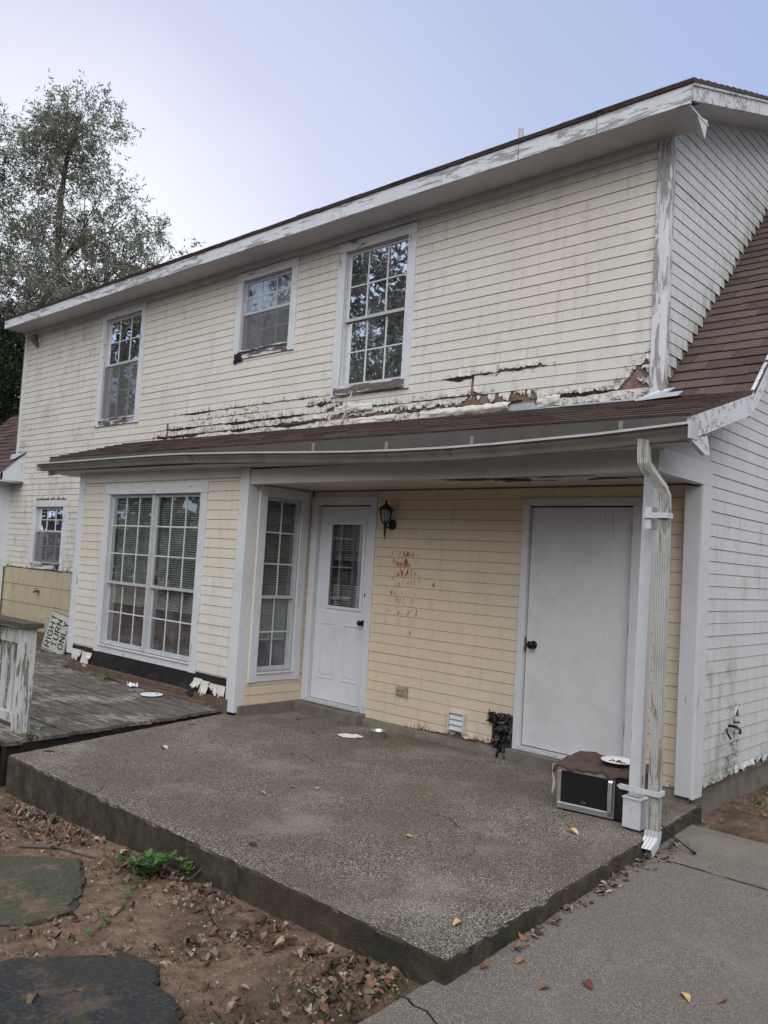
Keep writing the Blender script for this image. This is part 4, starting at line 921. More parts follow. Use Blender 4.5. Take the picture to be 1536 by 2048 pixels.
# ================================================================== GROUND
def gz_(x, y):
    z = -.135-.036*max(0, min(4.6, 4.4-x)) - .0*max(0, -y-4)
    return z
def axis(lo, hi, fine, far):
    a = list(np.arange(lo, hi+1e-6, fine)); s = fine
    v = hi
    while v < far: s *= 1.35; v += s; a.append(v)
    s = fine; v = lo
    while v > -far: s *= 1.35; v -= s; a.insert(0, v)
    return np.array(a)
xs, ys = axis(.0, 6.5, .035, 600), axis(-6.0, 2.0, .035, 600)
X, Y = np.meshgrid(xs, ys, indexing='ij'); Zg = np.zeros_like(X)
for i in range(len(xs)):
    for j in range(len(ys)):
        x, y = float(xs[i]), float(ys[j]); z = gz_(x, y)
        if -3 < x < 9 and -9 < y < 5:
            z += .014*n1(x*1.9, y*1.9)+.008*n1(x*7, y*7)+.006*n1(x*17, y*17)
        if x > 4.2 and y < .0: z = min(z, -.15)
        Zg[i, j] = z
V = np.stack([X, Y, Zg], -1).reshape(-1, 3); nx, ny = len(xs), len(ys)
idx = np.arange(nx*ny).reshape(nx, ny); Fq = np.stack([idx[:-1,:-1], idx[1:,:-1], idx[1:,1:], idx[:-1,1:]], -1).reshape(-1, 4)
def npmesh(name, V, Fq, mat, col=None, parent=None, smooth=False):
    me = bpy.data.meshes.new(name); V = np.asarray(V, 'f'); Fq = np.asarray(Fq, 'i'); k = Fq.shape[1]
    me.vertices.add(len(V)); me.vertices.foreach_set('co', V.ravel()); me.loops.add(Fq.size); me.loops.foreach_set('vertex_index', Fq.ravel())
    me.polygons.add(len(Fq)); me.polygons.foreach_set('loop_start', np.arange(len(Fq), dtype='i')*k); me.polygons.foreach_set('loop_total', np.full(len(Fq), k, 'i'))
    if smooth: me.polygons.foreach_set('use_smooth', np.ones(len(Fq), bool))
    me.update(calc_edges=True)
    if col is not None:
        at = me.attributes.new('wear', 'FLOAT_COLOR', 'POINT'); c = np.ones((len(V), 4), 'f'); c[:, :3] = col; at.data.foreach_set('color', c.ravel())
    me.materials.append(mat); o = bpy.data.objects.new(name, me); COL.objects.link(o)
    if parent is not None: o.parent = parent
    return o
tag(npmesh('ground', V, Fq, M['dirt'], smooth=True), 'reddish dirt yard', None, kind='structure')
# patio slab with worn edges
def slab(name, poly, zt, zb, mat, jit=.006, ch=.014, step=.035):
    ring = []
    for (a, b) in zip(poly, poly[1:]+poly[:1]):
        a, b = Vector(a), Vector(b); n = max(1, int((b-a).length/step))
        for i in range(n): ring.append(a.lerp(b, i/n))
    c = sum((Vector(p) for p in poly), Vector((0,0)))/len(poly); n = len(ring); vs = []
    zt_ = zt if callable(zt) else (lambda x, y: zt)
    zb_ = zb if callable(zb) else (lambda x, y: zb)
    for k, (off, dz) in enumerate(((-ch, 0), (-ch*.25, -ch*.45), (0, -ch*1.2), (.004, None))):
        for i, p in enumerate(ring):
            t = (ring[(i+1) % n]-ring[i-1]).normalized(); nn = Vector((t.y, -t.x)); 
            if nn.dot(p-c) < 0: nn = -nn
            q = p+nn*(off+jit*n1(p.x*14, p.y*14, k*.6)+jit*.8*n1(p.x*45, p.y*45, k))
            z = zt_(p.x, p.y)+dz+(jit*.5*n1(p.x*20, p.y*20, 4) if k == 1 else 0) if dz is not None else zb_(p.x, p.y)
            vs.append((q.x, q.y, z))
    fs = [tuple(range(n))]+[(k*n+i, k*n+(i+1) % n, (k+1)*n+(i+1) % n, (k+1)*n+i) for k in range(3) for i in range(n)]
    mb = MB(); mb.add(vs, fs); o = mb.build(name, mat); 
    bmn = o.data; return o
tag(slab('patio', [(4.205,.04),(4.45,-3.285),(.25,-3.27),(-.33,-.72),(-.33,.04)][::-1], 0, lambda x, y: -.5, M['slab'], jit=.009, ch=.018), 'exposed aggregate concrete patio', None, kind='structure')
mb_o = []
def walk_poly(y0, y1, x0a, x0b, x1=9.0): return [(x0a, y0), (x1, y0), (x1, y1), (x0b, y1)]
w = MB()
panels = [((-.16),(-1.02),4.0,4.0,6.2), ((-1.035),(-6.2),4.0,4.36,9.5), ((-6.215),(-9.5),4.36,4.3,9.5)]
for k, (ya, yb, xa, xb, x1) in enumerate(panels):
    o = slab('walkway', [(xa, yb), (x1, yb), (x1-(.0 if k else .25), ya), (xa, ya)] if k != 1 else [(4.0,ya),(4.375,-3.2),(4.397,-3.73),(4.36,yb),(x1,yb),(x1,ya)][::-1], -.108 if k else -.104, -.3, M['walk'], ch=.008, jit=.004)
    mb_o.append(o)
# join panels in one walkway mesh
def join(objs, name):
    mb = MB()
    for o in objs:
        mb.add([tuple(v.co) for v in o.data.vertices], [tuple(p.vertices) for p in o.data.polygons]); me = o.data; bpy.data.objects.remove(o); bpy.data.meshes.remove(me)
    return mb
tag(join(mb_o, 'walkway').build('walkway', M['walk']), 'concrete walkway with tooled joints', None, kind='structure')
cp = [(4.362,-3.49),(4.41,-3.475),(4.46,-3.50),(4.52,-3.49),(4.60,-3.53),(4.68,-3.55),(4.80,-3.62),(4.95,-3.66)]
mb = MB(); vs = []
for i, (x, y) in enumerate(cp): wd = .0055*(1-i/len(cp))+.0015; vs += [(x-wd*.4, y-wd, -.1068), (x+wd*.4, y+wd, -.1068)]
mb.add(vs, [(2*i, 2*i+2, 2*i+3, 2*i+1) for i in range(len(cp)-1)]); tag(mb.build('walkway_crack', plain('crack_dirt', (.02,.017,.014), .95)), 'dark crack across the corner of the walkway', None, kind='structure')
# stepping stones
def stone(pts, zt, mat, label, name='stepping_stone'):
    o = slab(name, pts, zt, lambda x, y: gz_(x, y)-.06, mat, jit=.022, ch=.025, step=.03); return tag(o, label, 'stepping stone')
def ccw(p):
    a = sum(p[i][0]*p[(i+1) % len(p)][1]-p[(i+1) % len(p)][0]*p[i][1] for i in range(len(p))); return p if a > 0 else p[::-1]
stone(ccw([(1.55,-4.02),(2.02,-3.60),(2.30,-3.72),(2.42,-3.80),(2.70,-3.99),(2.70,-4.18),(2.55,-4.45),(2.1,-4.5)]), lambda x, y: gz_(x, y)+.028+.010*n1(x*5,y*5), M['stone'], 'mossy green grey stepping stone at the left edge beside the weed')
stone(ccw([(2.9,-4.75),(3.02,-4.42),(3.12,-4.28),(3.30,-4.04),(3.48,-4.02),(3.62,-4.10),(3.86,-4.15),(4.02,-4.32),(3.9,-4.9),(3.2,-5.1)]), lambda x, y: gz_(x, y)+.032+.012*n1(x*5,y*5), M['stone2'], 'near black stepping stone at the bottom left corner')

# ================================================================== DECK
edge = lambda y: -.255-.137*(y+.88)
D = empty('deck', 'rotting unpainted timber deck left of the patio', 'deck', (-2.5,-1.6,0))
mb = MB(); y = -3.22; rr = random.Random(2); k = 0
while y < .06:
    y1 = min(y+.138, .07); x1 = edge((y+y1)/2)+rr.uniform(-.012,.012) if y1 < -.86 else (-3.62)
    if y > -.9: x1 = -3.63
    cuts = [-7.9, -7.9+rr.uniform(2.4,4.5), x1]; z = .05+rr.uniform(-.004,.004)-(.05 if y > -.55 else 0)
    for a, b in zip(cuts, cuts[1:]):
        n = 12
        for i in range(n):
            xa, xb = a+(b-a-.005)*i/n, a+(b-a-.005)*(i+1)/n; dz = [.004*n1(q*1.3, k) for q in (xa, xb)]
            vs = [(xa,y,z-.03),(xb,y,z-.03),(xb,y,z+dz[1]),(xa,y,z+dz[0]),(xa,y1-.007,z-.03),(xb,y1-.007,z-.03),(xb,y1-.007,z+dz[1]),(xa,y1-.007,z+dz[0])]
            mb.add(vs, [(0,1,2,3),(3,2,6,7),(4,7,6,5)]+([(1,5,6,2)] if i == n-1 else [])+([(0,3,7,4)] if i == 0 else []))
    y += .142; k += 1
mb.build('deck_boards', M['deck'], D)
mb = MB()
for (dx, z0, z1) in ((-.02,-.20,.016),):
    mb.add([(edge(-3.22)+dx-.04,-3.24,z0-.15),(edge(-3.22)+dx,-3.24,z0-.15),(edge(-.86)+dx,-.9,z0),(edge(-.86)+dx-.04,-.9,z0),(edge(-3.22)+dx-.04,-3.24,z1),(edge(-3.22)+dx,-3.24,z1),(edge(-.86)+dx,-.9,z1),(edge(-.86)+dx-.04,-.9,z1)], [(0,1,5,4),(1,2,6,5),(2,3,7,6),(3,0,4,7),(4,5,6,7)])
mb.box(-7.9, edge(-3.22)-.02, -3.24, -3.20, -.3, .018); mb.build('rim_joist', plain('wet_black_wood', (.018,.015,.012), .8, 0, .5, 12, .6), D)
# railing
RL = empty('deck_railing', 'peeling white timber railing with mossy cap at the deck corner', 'railing', (-.25,-2.95,.05))
mb = MB()
for (x0, x1, y0, y1) in ((-.265,-.155,-3.01,-.0),): pass
mb.box(-.30,-.235,-3.03,-2.93,.05,.905); mb.box(-.232,-.165,-3.025,-2.93,.05,.905); mb.build('post', M['postw'], RL, bevel=.006)
mb = MB(); mb.box(-2.2,-.12,-3.07,-2.90,.905,.948); mb.build('cap_rail', M['capw'], RL, bevel=.006)
mb = MB(); mb.box(-2.2,-.305,-2.99,-2.95,.755,.875); mb.build('top_rail', M['postw'], RL, bevel=.004)
for x in (-.44,-.60,-.76,-.92,-1.08):
    mb = MB(); mb.box(x,x+.085,-2.945,-2.925,.09,.87); mb.build('baluster', M['postw'], RL, bevel=.003)
mb = MB(); mb.box(-2.2,-.305,-2.99,-2.95,.10,.18); mb.build('bottom_rail', M['postw'], RL, bevel=.004)

# ================================================================== OBJECTS
# sign
sg = empty('road_sign', 'white metal road sign reading RIGHT TURN ONLY, leaning sideways against the wall', 'sign', (-5.63,-.27,.035))
sg.rotation_euler = (R(-8), R(7), R(3))
def rrect(w, h, r, n=5, ox=0, oz=0):
    p = []
    for cx, cz, a0 in ((w-r, r, -90), (w-r, h-r, 0), (r, h-r, 90), (r, r, 180)):
        for i in range(n+1): a = R(a0+90*i/n); p.append((ox+cx+r*math.cos(a), oz+cz+r*math.sin(a)))
    return p
SWd, SHt = .64, .60
o1 = rrect(SWd, SHt, .045); mb = MB(); n = len(o1); mb.add([(x,0,z) for x, z in o1]+[(x,.004,z) for x, z in o1], [tuple(range(n)), tuple(range(n, 2*n))[::-1]]+[(i, n+i, n+(i+1) % n, (i+1) % n) for i in range(n)])
mb.build('sign_plate', M['signw'], sg, local=True)
a = rrect(SWd-.024, SHt-.024, .035, ox=.012, oz=.012); b = rrect(SWd-.046, SHt-.046, .027, ox=.023, oz=.023)
mb = MB(); mb.add([(x,-.0015,z) for x, z in a]+[(x,-.0015,z) for x, z in b], [(i, (i+1) % n, n+(i+1) % n, n+i) for i in range(n)]); mb.build('sign_border', M['signk'], sg, local=True)
FONT = {  # strokes on a 4x6 grid
 'R': [[(0,0),(0,6),(3,6),(4,5.2),(4,3.8),(3,3),(0,3)],[(2,3),(4,0)]], 'I': [[(0,0),(0,6)]], 'G': [[(4,5),(3,6),(1,6),(0,5),(0,1),(1,0),(3,0),(4,1),(4,2.8),(2.4,2.8)]],
 'H': [[(0,0),(0,6)],[(4,0),(4,6)],[(0,3),(4,3)]], 'T': [[(0,6),(4,6)],[(2,0),(2,6)]], 'U': [[(0,6),(0,1),(1,0),(3,0),(4,1),(4,6)]],
 'N': [[(0,0),(0,6),(4,0),(4,6)]], 'O': [[(1,0),(3,0),(4,1),(4,5),(3,6),(1,6),(0,5),(0,1),(1,0)]], 'L': [[(0,6),(0,0),(4,0)]], 'Y': [[(0,6),(2,3),(4,6)],[(2,3),(2,0)]]}
mb = MB()
def letters(word, colx, hgt, total, z0):
    wds = [(.0 if c == 'I' else 4) for c in word]; gap = 2.3; unit = total/(sum(wds)+gap*(len(word)-1)); s = hgt/6; pos = 0
    for c, wd in zip(word, wds):
        for st in FONT[c]:
            for p, q in zip(st, st[1:]):
                # rotate 90 degrees: reading direction is up, letter tops face left
                P = Vector((colx-p[1]*s, z0+(pos+p[0])*unit)); Q = Vector((colx-q[1]*s, z0+(pos+q[0])*unit)); t = (Q-P).normalized(); nn = Vector((-t.y, t.x))*.0105; e = t*.008
                mb.add([(v.x, -.0018-random.random()*.0004, v.y) for v in (P-e-nn, Q+e-nn, Q+e+nn, P-e+nn)], [(0,1,2,3)])
        pos += wd+gap
letters('RIGHT', .205, .125, .47, .065); letters('TURN', .385, .125, .39, .10); letters('ONLY', .565, .125, .39, .10)
mb.build('lettering', M['signk'], sg, local=True)

# microwave
mw = empty('microwave', 'old steel and black microwave oven standing on the patio behind the post', 'microwave', (3.60,-.965,.0), R(9))
mwW, mwD, mwH = .53, .40, .30
def lbx(parent, name, mat, boxes, bevel=.003, smooth=False):
    mb = MB()
    for q in boxes: mb.box(*q)
    return mb.build(name, mat, parent, bevel=bevel, local=True)
lbx(mw, 'cabinet', M['rusty'], [(0,mwW,.015,mwD,.012,mwH)], .006)
for q in ((.03,.05),(.47,.05),(.03,.34),(.47,.34)): lbx(mw, 'foot', M['black'], [(q[0],q[0]+.03,q[1],q[1]+.03,0,.012)], .002)
dr = lbx(mw, 'oven_door', M['steel'], [(0,.40,-.018,.014,.012,.052),(0,.40,-.018,.014,.265,mwH),(0,.028,-.018,.014,.0521,.2649),(.355,.40,-.016,.014,.0521,.2649)], .004)
lbx(dr, 'door_window', M['black'], [(.0285,.3545,-.013,.012,.0525,.2645)], .002)
mb = MB(); mb.sweep([(.378,-.022,.035),(.378,-.044,.06),(.378,-.050,.15),(.378,-.044,.25),(.378,-.022,.278)], [(-.014,-.006),(.014,-.006),(.014,.006),(-.014,.006)], up=(1,0,0), sides=[(1,0,0)]*5); mb.build('handle', M['steel'], dr, local=True)
lbx(dr, 'chrome_strip', M['spoutn'], [(.01,.36,-.0235,-.0185,.045,.057)], .002)
mb = MB(); el = [(.0165*math.cos(t), .0075*math.sin(t)) for t in np.linspace(0, 6.283, 25)]
mb.add([(.19+x, -.0145, .078+z) for x, z in el]+[(.19+x*.82, -.0145, .078+z*.72) for x, z in el], [(i, i+1, 26+i, 25+i) for i in range(24)]); mb.build('oval_badge', M['steel'], dr, local=True)
lbx(mw, 'control_panel', M['black'], [(.402,mwW,-.016,.014,.014,mwH-.002)], .004)
lbx(mw, 'display', plain('blue_display', (.03,.06,.10), .2), [(.425,.508,-.0185,-.0165,.225,.262)], .001)
lbx(mw, 'keypad', M['signk'], [(.425+.03*i,.448+.03*i,-.0185,-.0165,.07+.035*j,.095+.035*j) for i in range(3) for j in range(4)], .001)
# mat over the microwave
mb = MB(); nu, nv = 44, 34
for i in range(nu+1):
    for j in range(nv+1):
        a, b = i/nu, j/nv; x = -.03+a*.60; y_ = -.035+b*.50
        x += .012*n1(b*6, 1)*(i in (0, nu)); y_ += .014*n1(a*8, 3)*(j in (0, nv))
        z = .318+.012*n1(a*4, b*4)+.006*n1(a*13, b*13)+.02*math.exp(-((a-.25)/.2)**2-((b-.75)/.25)**2)
        if x < -.005: z -= (.0-x)*1.2
        if y_ < -.018: z -= (-.018-y_)*1.8*(1+.8*n1(a*7, 2))
        if y_ > .41: z -= (y_-.41)*2.2
        mb.v.append((x, y_, z))
for i in range(nu):
    for j in range(nv): a = i*(nv+1)+j; mb.f.append((a, a+nv+1, a+nv+2, a+1)); mb.fm.append(0)
rug = mb.build('doormat', M['rug'], smooth=True, local=True); rug.location = (3.60,-.965,0); rug.rotation_euler = (0,0,R(9))
sm = rug.modifiers.new('s', 'SOLIDIFY'); sm.thickness = .012; tag(rug, 'stiff dirty brown mat draped over the microwave', 'mat')
mb = MB(); vs = []
for q in range(9):
    t = q/8; vs += [(-.035-.004*math.sin(q), -.02+.012*t, .30-.20*t), (-.035-.012*math.sin(q*.8), .035-.02*t, .295-.19*t)]
mb.add(vs, [(2*q, 2*q+1, 2*q+3, 2*q+2) for q in range(8)]); st = mb.build('torn_strip', M['paper'], rug, local=True); st.modifiers.new('s', 'SOLIDIFY').thickness = .004
def plate(name, c, r, mat, label, cat, rz=0, tilt=0):
    mb = MB(); mb.lathe([(r*.55,0),(r*.6,.0),(r*.98,.013),(r,.016),(r*.97,.0185),(r*.62,.006),(.002,.005)], (0,0,0), 36); o = mb.build(name, mat, smooth=True, local=True); o.location = c; o.rotation_euler = (R(tilt), 0, rz); return tag(o, label, cat)
mR = Matrix.Rotation(R(9), 3, 'Z'); pc = Vector((3.60,-.965,0))+mR @ Vector((.35,.19,.341))
pl = plate('plate', pc, .115, M['white'], 'round white plate on the mat over the microwave', 'plate')
mb = MB(); rr = random.Random(12)
for (cx, cy, s) in ((-.03,-.01,.022),(.035,-.035,.032),(.05,-.01,.02),(0,.03,.012)):
    for k in range(5):
        x, y0_ = cx+rr.uniform(-1,1)*s, cy+rr.uniform(-1,1)*s; q = s*rr.uniform(.25,.55); mb.lathe([(q*.8,0),(q,q*.3),(q*.5,q*.6)], (x, y0_, 0), 6)
fd = mb.build('food_scraps', M['food'], local=True); fd.location = pc+Vector((0,0,.0065)); tag(fd, 'dark red food scraps left on the plate', 'food scraps')
# pet bowl
mb = MB(); mb.lathe([(.075,0),(.078,.004),(.070,.06),(.076,.064),(.077,.067),(.072,.069),(.066,.062),(.060,.012),(.002,.010)], (0,0,0), 32)
bw = mb.build('pet_bowl', M['steel'], smooth=True, local=True); bw.location = (1.36,-.36,.0); tag(bw, 'round steel pet bowl on the patio by the porch door', 'bowl')
def crump(name, c, w, d, hgt, mat, label, cat, seed, rz=0):
    mb = MB(); n = 16
    for i in range(n+1):
        for j in range(n+1):
            a, b = i/n-.5, j/n-.5; r = 1+.22*n1(math.atan2(b, a)*1.5, seed); mb.v.append((a*w*r, b*d*r, .004+hgt*abs(n1(a*5, b*5, seed))*1.3+.3*hgt*abs(n1(a*12, b*12, seed))))
    for i in range(n):
        for j in range(n):
            if (i/n-.5)**2+(j/n-.5)**2 > .235: continue
            a = i*(n+1)+j; mb.f.append((a, a+n+1, a+n+2, a+1)); mb.fm.append(0)
    o = mb.build(name, mat, local=True); o.location = c; o.rotation_euler = (0,0,rz); o.modifiers.new('s', 'SOLIDIFY').thickness = .002; return tag(o, label, cat)
crump('paper_plate', (1.20,-.565,.002), .24, .17, .014, M['paper'], 'flattened white paper plate beside the pet bowl', 'paper plate', 3, .5)
crump('crumpled_napkin', (-1.80,-1.02,.052), .16, .11, .06, M['white'], 'crumpled white napkin on the deck under the double window', 'napkin', 5)
plate('plate', (-1.22,-1.13,.052), .12, M['white'], 'flat white plate lying on the deck boards', 'plate')
crump('paper_scrap', (.98,-3.76,gz_(1,-3.7)+.01), .14, .10, .04, M['white'], 'white scrap of paper on the dirt at the left edge', 'paper scrap', 8)
# thin black rod leaning at slab edge
mb = MB(); mb.tube([(4.27,-.86,.06),(4.34,-.82,-.01),(4.46,-.80,-.075),(4.50,-.81,-.09)], .007, 7, scales=[.6,.8,1,1.8], up=(0,1,0)); tag(mb.build('cable_end', M['black'], smooth=True), 'short black cable hanging over the patio edge behind the downspout', 'cable')
# dark hose/pipe at far left under the railing
mb = MB(); mb.tube([(.02,-3.30,-.22),(.01,-3.29,.0),(.0,-3.28,.13),(-.04,-3.27,.16)], .018, 10, up=(0,1,0)); tag(mb.build('black_pipe', M['black'], smooth=True), 'stub of black pipe standing at the deck corner', 'pipe')

# ------------------------------------------------------------------ leaves
def leaf_pts(L, Wd, curl, n=5):
    pts = []
    for i in range(n+1):
        t = i/n; w = Wd*math.sin(math.pi*min(1, t*.92+.04))**.8*.5; z = curl*math.sin(math.pi*t)*L
        pts.append(((t-.5)*L, -w, z+curl*w*.9)); pts.append(((t-.5)*L, 0, z)); pts.append(((t-.5)*L, w, z+curl*w*.9))
    return pts, [(3*i+j, 3*i+3+j, 3*i+4+j, 3*i+1+j) for i in range(n) for j in range(2)]
def deadcol(rr):
    c = rr.choice([(.17,.10,.065),(.22,.145,.10),(.12,.08,.06),(.28,.21,.15),(.21,.11,.065),(.10,.06,.045),(.33,.28,.22),(.16,.12,.09),(.08,.055,.045)]); k = rr.uniform(.45,1.2); return tuple(x*k for x in c)
def add_leaf(mb, rr, x, y, z, L, col, curl=None, tilt=.35):
    P, Fs = leaf_pts(L, L*rr.uniform(.38,.6), curl if curl is not None else rr.uniform(-.25,.3)); Mx = Matrix.Rotation(rr.uniform(0, 6.28), 3, 'Z') @ Matrix.Rotation(rr.uniform(-tilt, tilt), 3, 'X') @ Matrix.Rotation(rr.uniform(-tilt, tilt), 3, 'Y')
    q = [Mx @ Vector(p) for p in P]; lo = min(v.z for v in q); mb.add([(v.x+x, v.y+y, v.z-lo+z+.002) for v in q], Fs, col)
rr = random.Random(21)
singles = [((.02,-1.47,0),.075,(.30,.12,.05),'orange brown leaf on the patio near the deck edge'),((.712,-2.217,0),.08,(.50,.43,.33),'pale tan leaf on the upper left of the patio'),
 ((.312,-2.991,0),.10,(.18,.10,.06),'narrow brown leaf at the far left patio corner'),((2.163,-2.111,0),.055,(.30,.15,.06),'small rust leaf at the end of the patio crack'),
 ((2.166,-2.383,0),.05,(.48,.36,.18),'small straw coloured leaf mid patio'),((2.293,-1.993,0),.05,(.52,.40,.2),'tiny yellow leaf flecked mid patio'),
 ((2.906,-3.061,0),.07,(.06,.035,.03),'dark curled leaf on the front edge of the patio'),((3.364,-2.258,0),.05,(.55,.38,.12),'little yellow leaf in the centre of the patio'),
 ((3.952,-1.367,0),.085,(.58,.42,.2),'pale yellow leaf in front of the post'),((4.28,-2.984,0),.06,(.50,.36,.16),'tan leaf near the front corner of the patio'),
 ((4.853,-2.831,-.108),.075,(.16,.04,.03),'dark red leaf on the walkway'),((5.172,-2.598,-.108),.07,(.55,.42,.16),'narrow yellow leaf on the walkway at lower right'),
 ((5.29,-2.507,-.108),.07,(.24,.13,.08),'brown leaf at the right of the walkway'),((4.542,-2.865,-.108),.06,(.30,.15,.09),'reddish brown leaf on the walkway near the slab corner'),
 ((4.743,-2.988,-.108),.06,(.22,.10,.06),'small brown leaf beside the dark red one'),((4.364,-3.22,-.108),.07,(.26,.13,.09),'brown leaf tucked at the foot of the patio corner'),
 ((.35,-.45,0),.07,(.17,.08,.05),'brown leaf on the patio below the glazed door'),((.9,-.75,0),.06,(.12,.07,.05),'dark leaf on the patio left of the paper plate')]
for (p, L_, c, lb) in singles:
    mb = MB(); add_leaf(mb, rr, 0, 0, 0, L_, c, rr.uniform(.1,.3), .15); o = mb.build('fallen_leaf', M['leafd'], local=True, smooth=True); o.location = (p[0], p[1], p[2]+.001); tag(o, lb, 'leaf', 'single fallen leaves on the concrete')
lit = MB(); rr = random.Random(31)
def in_patio(x, y): return y > -3.31 and x > (.27-(y+3.27)*.23) and x < 4.48 and y < .1
cnt = 0
while cnt < 3000:
    m_ = rr.random()
    if m_ < .40: t = rr.random(); x = .6+3.7*t; y = -3.33-abs(rr.gauss(0, .10+.10*t))
    elif m_ < .80: x = rr.uniform(.6, 4.35); y = rr.uniform(-5.3, -3.3)
    elif m_ < .93: x = rr.uniform(3.4, 4.36); y = rr.uniform(-4.6,-3.3)
    else: x = rr.uniform(-.1, 1.5); y = rr.uniform(-4.3,-3.3)
    if x > 4.36 or in_patio(x, y): continue
    if n1(x*2.3, y*2.3, 5)+.35*n1(x*7, y*7, 2) < rr.uniform(-.35,.30): continue
    cnt += 1; z = gz_(x, y)+.014*n1(x*1.9, y*1.9)+.008*n1(x*7, y*7)+.003
    if 1.6 < x < 2.65 and -4.4 < y < -3.75 and rr.random() < .75: continue
    if 3.0 < x < 4.0 and y < -4.1 and rr.random() < .85: continue
    add_leaf(lit, rr, x, y, z-rr.uniform(0,.008), rr.choice([rr.uniform(.010,.022), rr.uniform(.012,.03), rr.uniform(.03,.07)]), deadcol(rr), rr.uniform(-.5,.6), tilt=.6)
for i in range(210):      # along the walkway edge of the patio, and the right hand dirt
    if i < 120: t = rr.random()**.8; y = -3.1+2.6*t; x = 4.45-(y+3.28)*.076+.015+abs(rr.gauss(0,.05))*(.4+t); z = -.107
    else: x = rr.uniform(4.2,5.6); y = rr.uniform(-.1,2.2); z = gz_(x, y)+.01
    add_leaf(lit, rr, x, y, z, rr.uniform(.025,.06), deadcol(rr), tilt=.4)
for i in range(70): add_leaf(lit, rr, rr.uniform(-3.4,-.4), rr.uniform(-1.2,-.9)+.0, .054, rr.uniform(.02,.045), deadcol(rr))
for i in range(90): add_leaf(lit, rr, rr.uniform(-6.8,-4.2), rr.uniform(-.9,.0), .01 if i % 2 else .05, rr.uniform(.03,.06), deadcol(rr))
for i in range(45): add_leaf(lit, rr, rr.uniform(0,3.4), -.13-abs(rr.gauss(0,.16)), .001, rr.uniform(.015,.035), deadcol(rr), tilt=.2)
tag(lit.build('leaf_litter', M['leafd']), 'dead brown leaves scattered over the dirt and along the patio edges', 'leaf litter', kind='stuff')
# crumbs, chips of bark and gravel in the dirt
gv = MB(); rr = random.Random(41)
for i in range(3200):
    x = rr.uniform(.3,4.36); y = rr.uniform(-5.4,-3.31); s = rr.uniform(.002,.008)
    if rr.random() < .12: x = rr.uniform(4.2,5.5); y = rr.uniform(-.1,2.4)
    z = gz_(x, y)+.014*n1(x*1.9, y*1.9)+.008*n1(x*7, y*7); c = rr.choice([(.3,.2,.14),(.16,.1,.07),(.42,.34,.27),(.08,.06,.05)])
    gv.add([(x-s,y-s*.6,z),(x+s,y-s,z),(x+s*.8,y+s,z),(x-s,y+s*.7,z),(x,y,z+s)], [(0,1,4),(1,2,4),(2,3,4),(3,0,4)], c)
tag(gv.build('gravel', M['leafd']), 'small chips and grit in the dirt', 'gravel', kind='stuff')
# twigs
tw = [((3.05,-3.46),(3.30,-3.58),(3.55,-3.55),'thin twig lying along the patio foot'),((1.55,-3.75),(1.75,-3.60),(2.05,-3.52),'bent root or twig above the mossy stone'),((2.62,-3.40),(2.72,-3.33),(2.78,-3.27),'pale stick propped against the slab beside the weed')]
for k, (a, b, c, lb) in enumerate(tw):
    mb = MB(); up = .10 if k == 2 else .012; P = [Vector((*a, gz_(*a)+.012)), Vector((*b, gz_(*b)+.018)), Vector((*c, gz_(*c)+up))]
    PP = [P[0].lerp(P[1], t) for t in (0,.5)]+[P[1].lerp(P[2], t) for t in (0,.5,1)]; mb.tube([p+Vector((0,0,.006*n1(i*3.1, k))) for i, p in enumerate(PP)], .006 if k != 1 else .009, 6, scales=[1,.95,.8,.6,.4]); tag(mb.build('twig', M['bark'], smooth=True), lb, 'twig')

# ------------------------------------------------------------------ weeds
def weed(c, n, H, spread, L, seed, label, name='weed', cols=((.075,.16,.04),(.10,.20,.06),(.06,.12,.035))):
    root = empty(name, label, 'weed', c); rr = random.Random(seed); st = MB(); lf = MB()
    for i in range(n):
        a = rr.uniform(0, 6.28); r = spread*rr.uniform(.3,1); h = H*rr.uniform(.4,1); P = [Vector((0,0,0)), Vector((math.cos(a)*r*.35, math.sin(a)*r*.35, h*.6)), Vector((math.cos(a)*r, math.sin(a)*r, h))]
        st.tube(P, .0022, 5, scales=[1,.8,.5], up=(1,0,.2))
        for k in range(rr.randint(5,8)):
            t = rr.uniform(.3,1); p = P[0].lerp(P[1], t*2) if t < .5 else P[1].lerp(P[2], (t-.5)*2)
            pts, fs = leaf_pts(L*rr.uniform(.6,1.15), L*.48, -.12); Mx = Matrix.Rotation(rr.uniform(0,6.28), 3, 'Z') @ Matrix.Rotation(rr.uniform(-.6,.3), 3, 'Y') @ Matrix.Rotation(rr.uniform(-.5,.5), 3, 'X')
            c_ = rr.choice(cols); kk = rr.uniform(.7,1.4); lf.add([p+Mx @ (Vector(q)+Vector((L*.5,0,0))) for q in pts], fs, tuple(x*kk for x in c_))
    st.build('stem', M['grass'], root, local=True); lf.build('foliage', M['leafg'], root, local=True, smooth=True); return root
weed((2.52,-3.47,gz_(2.5,-3.47)), 20, .15, .17, .055, 1, 'bright green broadleaf weed against the patio front')
weed((2.69,-3.325,gz_(2.7,-3.3)+.04), 5, .09, .06, .038, 2, 'small sprig growing from the slab edge right of the larger weed')
weed((1.2,-3.37,gz_(1.2,-3.37)), 5, .05, .06, .03, 12, 'tiny weed at the foot of the slab further left')
weed((-.02,-3.0,.035), 5, .08, .08, .04, 4, 'small vine sprig on the deck edge by the railing post')
weed((-2.4,-.97,.05), 12, .09, .28, .03, 5, 'low straggling weed between the deck boards and the felt')
weed((-5.0,-.75,.05), 10, .07, .22, .03, 6, 'weed patch in front of the road sign')
vn = empty('creeping_vine', 'creeping vine with round leaves trailing over the dirt', 'vine', (2.9,-3.8,gz_(2.9,-3.8)))
